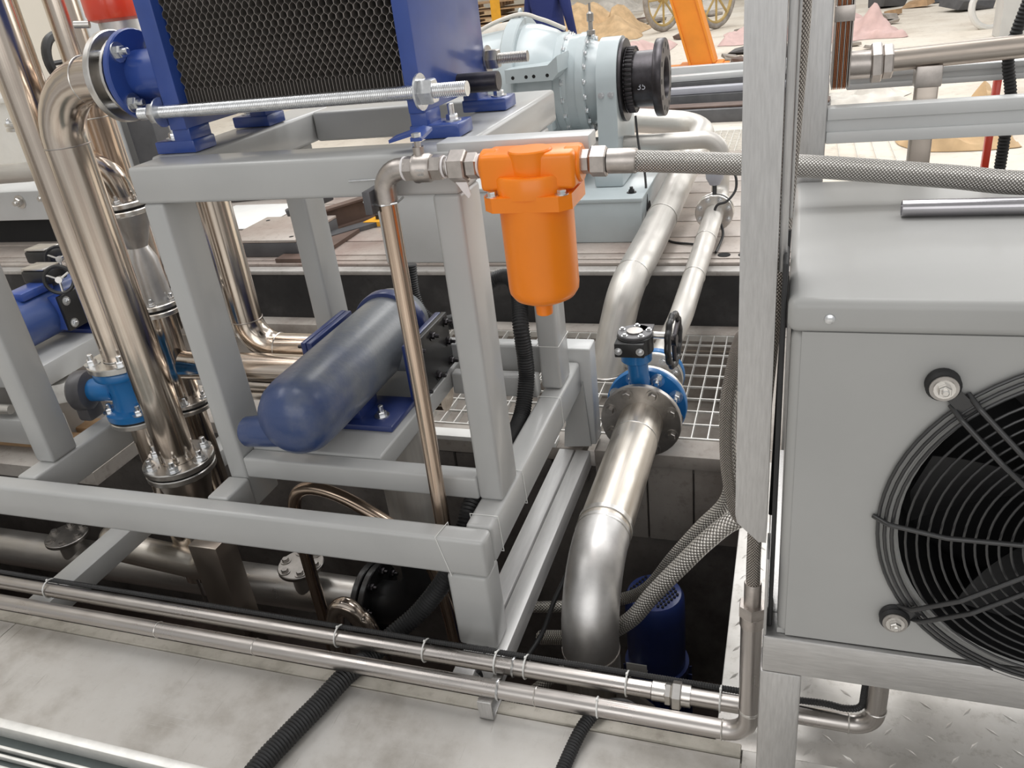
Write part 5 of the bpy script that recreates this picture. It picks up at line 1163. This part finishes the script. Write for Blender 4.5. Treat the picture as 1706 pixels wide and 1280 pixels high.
part('yoke_bar', MB().box((-2.26, 2.435, 1.38), (-2.225, 2.447, 1.60), 0.002), 'pipe_br', ra)
part('side_knob', MB().cyl((-2.30, 2.42, 1.60), (-2.345, 2.40, 1.605), 0.012, 12), 'flange', ra)
sh_ = thing('work_bench', 'pale bench with small orange box far behind at upper left', 'bench', (-7.5, 7.5, 0))
part('top', MB().box((-9.0, 7.0, 0.95), (-6.2, 7.9, 1.0), 0.005), 'white', sh_); part('front', MB().box((-8.9, 7.05, 0.0), (-6.3, 7.8, 0.95)), 'white', sh_)
solo('orange_box', MB().box((-7.35, 7.2, 1.001), (-7.0, 7.45, 1.13), 0.01), 'crane', 'small orange box lying on the far bench', 'box')

# ================================================================ FAR HALL
# stacked steel sections
secs = [((-2.3, 9.0, 0.065), (0.3, 8.79, 0.065), .30, .13, 'girder', 'dark wide steel section lowest and nearest in the far stack'), ((-2.3, 9.02, 0.142), (0.3, 8.84, 0.142), .22, .022, 'brown', 'brownish flat bar lying on the dark wide section'),
        ((-2.4, 9.38, 0.10), (0.3, 9.30, 0.10), .16, .20, 'girder', 'dark tube standing behind the wide section in the far stack'), ((-2.2, 9.40, 0.235), (0.3, 9.37, 0.235), .14, .065, 'dial', 'blue-grey tube lying on the dark tube in the far stack'),
        ((-2.6, 9.75, 0.14), (0.3, 9.83, 0.14), .2, .28, 'girder', 'dark tall section at the back of the far stack'), ((-2.6, 9.75, 0.315), (0.3, 9.83, 0.315), .14, .065, 'grey_lt', 'pale square tube on top of the far stack'), ((-2.4, 10.15, 0.20), (0.3, 10.05, 0.20), .12, .40, 'grey_lt', 'pale upright plank behind the far stack'), ((-0.6, 11.6, 0.11), (1.0, 11.6, 0.11), .22, .22, 'grey_lt', 'pale round-edged tube on the floor beyond the far stack')]
for (a, b_, w_, h_, m_2, lab) in secs:
    solo('steel_section', MB().obox(a, b_, w_, h_, bev=0.008), m_2, lab, 'steel section')
cr2 = thing('gantry_leg', 'orange gantry leg with base plate standing beyond the coupling', 'gantry leg', (-1.45, 12.4, 0))
a_, b_ = Vector((-1.28, 12.45, 0.12)), Vector((-2.0, 12.45, 2.6))
part('web', MB().obox(a_, b_, 0.30, 0.34, (0, 1, 0)), 'crane', cr2)
for sgn in (-1, 1):
    dd_ = (b_-a_).normalized(); sv = Vector((0, 1, 0)).cross(dd_).normalized()*0.16*sgn
    part('flange_plate', MB().obox(a_+sv, b_+sv, 0.03, 0.42, (0, 1, 0)), 'crane', cr2)
part('base_beam', MB().box((-2.0, 12.2, 0.0), (-0.95, 12.75, 0.12), 0.01), 'crane', cr2)
part('base_plate', MB().box((-1.62, 12.22, 0.1205), (-1.02, 12.72, 0.15), 0.004), 'crane', cr2)
def cartwheel(c, lab):
    t = thing('cart_wheel', lab, 'wheel', (c[0], c[1], 0), 'wheels of the far cart'); c = Vector(c); d_ = Vector((0.86, -0.5, 0)).normalized(); x_, y_, _ = frame_of(d_)
    R_ = c.z-0.06
    part('tyre', MB().ring(c, d_, R_, 0.06, 40, 10), 'rubble', t); part('rim', MB().ring(c, d_, R_-0.07, 0.035, 40, 8), 'wheel', t)
    part('hub', MB().cyl(c-d_*0.09, c+d_*0.09, 0.08, 16), 'wheel', t)
    for k in range(8):
        a = 2*math.pi*k/8; part('spoke', MB().sweep([c, c+(x_*math.cos(a)+y_*math.sin(a))*(R_-0.07)], 0.025, 6), 'wheel', t)
cartwheel((-1.75, 19.5, 0.68), 'ochre spoked cart wheel right of the orange gantry leg'); cartwheel((-2.95, 20.0, 0.68), 'ochre spoked cart wheel left of the orange gantry leg')
def crumple(c, sx, sy, h, seed, n=22, rot=0.0):
    mb = MB(); c = Vector(c)
    top = []
    for j in range(n+1):
        for i in range(n+1):
            u_, v_ = i/n*2-1, j/n*2-1
            e = 1-max(abs(u_), abs(v_))**3
            nz = mnoise.fractal(Vector((u_*1.6+seed*3.1, v_*1.6, seed)), 0.9, 2.0, 2)
            w_ = 1+0.25*mnoise.noise(Vector((u_*1.3, v_*1.3, seed*7.7)))
            x = u_*sx*w_; y = v_*sy*w_
            top.append(c+Vector((x*math.cos(rot)-y*math.sin(rot), x*math.sin(rot)+y*math.cos(rot), 0.004+max(0.0, h*e*(0.45+0.75*nz)))))
    mb.v = top+[p+Vector((0, 0, 0.004)) for p in top]; L_ = len(top)
    for j in range(n):
        for i in range(n):
            a = j*(n+1)+i; mb.f.append((a, a+n+1, a+n+2, a+1)); mb.f.append((L_+a, L_+a+1, L_+a+n+2, L_+a+n+1))
    return mb
for (c, sx, sy, h, m_2, lab) in [((-4.7, 20.5, 0), 1.2, 1.5, 0.9, 'cloth_tan', 'heap of tan sacking behind the gearbox'), ((-2.75, 15.6, 0), 0.55, 1.4, 0.25, 'cloth_pink', 'pink sheet on the floor behind the black coupling'),
        ((-6.6, 30.0, 0), 2.0, 1.5, 0.7, 'cloth', 'white crumpled sheeting far behind the gearbox'), ((-3.4, 26.5, 0), 1.1, 1.2, 0.5, 'cloth', 'white crumpled sheeting left of the cart wheels'),
        ((-9.6, 25, 0), 1.5, 1.4, 0.9, 'cloth_tan', 'far tan bundle at the top of the picture'), ((1.0, 15.6, 0), 0.55, 0.7, 0.5, 'cloth_pink', 'pinkish crumpled bag behind the upper right pipe'),
        ((0.66, 9.55, 0), 0.42, 0.35, 0.18, 'cloth', 'white crumpled cloth seen between the two right rails'), ((1.22, 7.45, 0), 0.40, 0.42, 0.5, 'cloth_tan', 'yellowish crumpled cloth on the floor right of the steel stub'),
        ((1.98, 7.3, 0), 0.20, 0.34, 0.32, 'cloth', 'white crumpled cloth at the right edge under the rail'), ((1.9, 11.9, 0), 0.55, 0.5, 0.12, 'cloth', 'pale blue-white sheeting near the right post'),
        ((-0.8, 16.9, 0), 0.6, 1.0, 0.3, 'cloth_pink', 'pinkish torn sheet among the rubble right of the gantry leg'), ((-0.1, 20, 0), 1.0, 1.2, 0.4, 'cloth', 'white torn sheet far right of the cart wheels'), ((-3.0, 12.9, 0), 0.9, 0.8, 0.3, 'cloth', 'dusty white sheet left of the gantry base')]:
    solo('crumpled_sheet', crumple(c, sx, sy, h, (c[0]*1.7+c[1]) % 11), m_2, lab, 'sheet')
def chunk(c, s):
    mb = MB(); t = MB().box((-s*random.uniform(.6, 1.5), -s*random.uniform(.6, 1.4), -s*.05), (s*random.uniform(.6, 1.5), s*random.uniform(.6, 1.4), s*random.uniform(.3, .8)))
    a = random.uniform(0, 6.28); tl = random.uniform(-.25, .25)
    for p in t.v:
        p += Vector((random.uniform(-.3, .3), random.uniform(-.3, .3), random.uniform(0, .3)))*s
        x, y = p.x*math.cos(a)-p.y*math.sin(a), p.x*math.sin(a)+p.y*math.cos(a); mb.v.append(Vector((x, y, max(0.0, p.z+x*tl)))+Vector(c))
    mb.f = t.f; return mb
PLACED = []
def free(x, y, s):
    for (a, b, r_) in PLACED:
        if math.hypot(a-x, b-y) < r_+s*1.9: return False
    PLACED.append((x, y, s*1.9)); return True
for q_ in ((-0.8, 16.9, 1.2), (1.0, 15.6, 0.9), (-0.1, 20, 1.4), (-4.6, 20.5, 2.2), (-2.75, 15.6, 1.2), (-3.4, 26.5, 1.5), (-1.75, 19.5, .9), (-2.95, 20, .9), (-7.2, 21.5, 1.6), (-3.0, 12.9, 1.2), (-0.6, 11.6, .5)): PLACED.append(q_)
RM = ['rubble', 'concrete', 'girder', 'cloth', 'brown', 'rubble']
for k in range(160):
    y = random.uniform(12.8, 18.5); x = -0.9+random.uniform(-0.3, 2.0)*(y/14); s_ = random.uniform(0.07, 0.2)
    if not free(x, y, s_): continue
    solo('rubble_piece', chunk((x, y, 0), s_), random.choice(RM), 'broken piece in the rubble heap beyond the steel stack', 'rubble', 'rubble beyond the steel stack')
for k in range(26):
    y = random.uniform(17, 24); x = random.uniform(-6.5, -2.2); s_ = random.uniform(0.10, 0.25)
    if not free(x, y, s_): continue
    solo('rubble_piece', chunk((x, y, 0), s_), random.choice(RM), 'broken piece on the floor around the far sacking', 'rubble', 'rubble around the far sacking')
for k in range(30):
    x, y, s_ = random.uniform(1.6, 3.2), random.uniform(18, 21), random.uniform(0.12, 0.28)
    if not free(x, y, s_): continue
    solo('scrap_piece', chunk((x, y, 0), s_), random.choice(['brown', 'girder', 'wood']), 'dark scrap piece in the far heap at the upper right', 'scrap', 'far dark scrap heap')
solo('white_chair_frame', MB().ring((2.75, 15.2, 0.30), (0.3, -1, 0.2), 0.30, 0.05, 24, 8).box((2.5, 15.0, 0.5), (3.0, 15.4, 0.56), 0.02), 'white', 'white plastic frame lying at the upper right', 'plastic frame')
# timber pallets and rolled mats behind the gearbox
pt = thing('pallet_stack', 'stack of timber pallets with yellow strap far behind the gearbox', 'pallet stack', (-7.2, 21.5, 0))
for k in range(6):
    z = k*0.17
    for j in range(5): part('board', MB().box((-8.2, 20.9+j*0.26, z+0.11), (-6.2, 21.1+j*0.26, z+0.14)), 'wood', pt)
    for x in (-8.1, -7.25, -6.4): part('bearer', MB().box((x, 20.9, z), (x+0.12, 22.15, z+0.11)), 'wood', pt)
part('strap', MB().box((-7.35, 20.88, 0), (-7.1, 20.895, 1.03)), 'yellow', pt)
solo('rolled_mat', MB().cyl((-4.4, 9.0, 0.90), (-2.95, 9.5, 1.02), 0.10, 18, 0.01), 'cloth', 'dusty rolled mat beside the navy-clothed person', 'mat')
tb_ = thing('trestle_table', 'low table behind the gearbox carrying the rolled mat', 'table', (-3.7, 9.2, 0))
part('top', MB().box((-4.6, 8.8, 0.75), (-2.85, 9.75, 0.79), 0.004), 'wood', tb_)
for q in ((-4.5, 8.9), (-2.95, 8.9), (-4.5, 9.65), (-2.95, 9.65)): part('leg', MB().box((q[0]-.03, q[1]-.03, 0), (q[0]+.03, q[1]+.03, 0.75)), 'wood', tb_)
# worker standing behind the gearbox (only the waist is in the picture)
def person(loc, ang):
    J = {'pelvis': (0, 0, .95), 'waist': (0, 0, 1.10), 'chest': (0, -.01, 1.34), 'neck': (0, -.01, 1.50), 'head': (0, -.02, 1.60), 'crown': (0, -.02, 1.72),
         'hipL': (.10, 0, .90), 'kneeL': (.115, -.02, .50), 'ankL': (.12, .01, .09), 'toeL': (.13, -.14, .04), 'hipR': (-.10, 0, .90), 'kneeR': (-.115, -.03, .50), 'ankR': (-.12, .02, .09), 'toeR': (-.13, -.13, .04),
         'shL': (.19, -.01, 1.42), 'elL': (.26, .0, 1.14), 'wrL': (.25, -.10, .90), 'hdL': (.24, -.13, .82), 'shR': (-.19, -.01, 1.42), 'elR': (-.26, .0, 1.14), 'wrR': (-.25, -.10, .90), 'hdR': (-.24, -.13, .82)}
    Rr = {'pelvis': .16, 'waist': .15, 'chest': .17, 'neck': .065, 'head': .095, 'crown': .06, 'hip': .115, 'knee': .075, 'ank': .055, 'toe': .045, 'sh': .075, 'el': .052, 'wr': .04, 'hd': .035}
    E_ = [('pelvis', 'waist'), ('waist', 'chest'), ('chest', 'neck'), ('neck', 'head'), ('head', 'crown')]
    for s_ in 'LR': E_ += [('pelvis', 'hip'+s_), ('hip'+s_, 'knee'+s_), ('knee'+s_, 'ank'+s_), ('ank'+s_, 'toe'+s_), ('chest', 'sh'+s_), ('sh'+s_, 'el'+s_), ('el'+s_, 'wr'+s_), ('wr'+s_, 'hd'+s_)]
    names = list(J); idx = {n: i for i, n in enumerate(names)}
    vs = [J[n] for n in names]; es = [(idx[a], idx[b]) for a, b in E_]
    for s_, q in (('L', 1), ('R', -1)):                                  # five fingers per hand
        h = Vector(J['hd'+s_])
        for k in range(5):
            o_ = Vector((0.0, -0.028+0.014*k, -0.02)) if k < 4 else Vector((-0.02*q, -0.03, 0.02))
            b1 = h+o_; b2 = b1+(Vector((-.004*q, -.008, -.035-.006*(1.5-abs(k-1.5)))) if k < 4 else Vector((-.02*q, -.02, -.02))); b3 = b2+(Vector((-.010*q, -.004, -.028)) if k < 4 else Vector((-.006*q, -.01, -.02)))
            i0 = len(vs); vs += [tuple(b1), tuple(b2), tuple(b3)]; names += ['fg']*3; es += [(idx['hd'+s_], i0), (i0, i0+1), (i0+1, i0+2)]
    me = bpy.data.meshes.new('person'); me.from_pydata(vs, es, [])
    o = bpy.data.objects.new('person', me); COL.objects.link(o)
    sk_ = o.modifiers.new('skin', 'SKIN'); ss_ = o.modifiers.new('sub', 'SUBSURF'); ss_.levels = 2; ss_.render_levels = 2
    if not me.skin_vertices: 
        bpy.context.view_layer.objects.active = o
    for i, n in enumerate(names):
        key = n if n in Rr else n[:-1]
        r_ = 0.009 if n == 'fg' else Rr.get(key, .05)
        me.skin_vertices[0].data[i].radius = (r_, r_)
        me.skin_vertices[0].data[i].use_root = (n == 'pelvis')
    m, nt, bs = nodes_of('work_clothes_and_skin')
    tc = nt.nodes.new('ShaderNodeTexCoord'); sx = nt.nodes.new('ShaderNodeSeparateXYZ'); nt.links.new(tc.outputs['Object'], sx.inputs[0])
    mr = nt.nodes.new('ShaderNodeMath'); mr.operation = 'DIVIDE'; mr.inputs[1].default_value = 1.75; nt.links.new(sx.outputs[2], mr.inputs[0])
    col = ramp(nt, mr.outputs[0], [(0.0, (0.02, 0.02, 0.02)), (0.055, (0.012, 0.022, 0.12)), (0.86, (0.012, 0.022, 0.12)), (0.865, (0.50, 0.30, 0.21)), (0.945, (0.02, 0.015, 0.012))])
    for nd in nt.nodes:
        if nd.type == 'VALTORGB': nd.color_ramp.interpolation = 'CONSTANT'
    nt.links.new(col, bs.inputs['Base Color']); bs.inputs['Roughness'].default_value = 0.85
    me.materials.append(m)
    o.location = loc; o.rotation_euler = (0, 0, ang); o['label'] = 'person in navy work clothes standing behind the gearbox'; o['category'] = 'person'; return o
person((-2.54, 9.0, 0.0), math.radians(160))
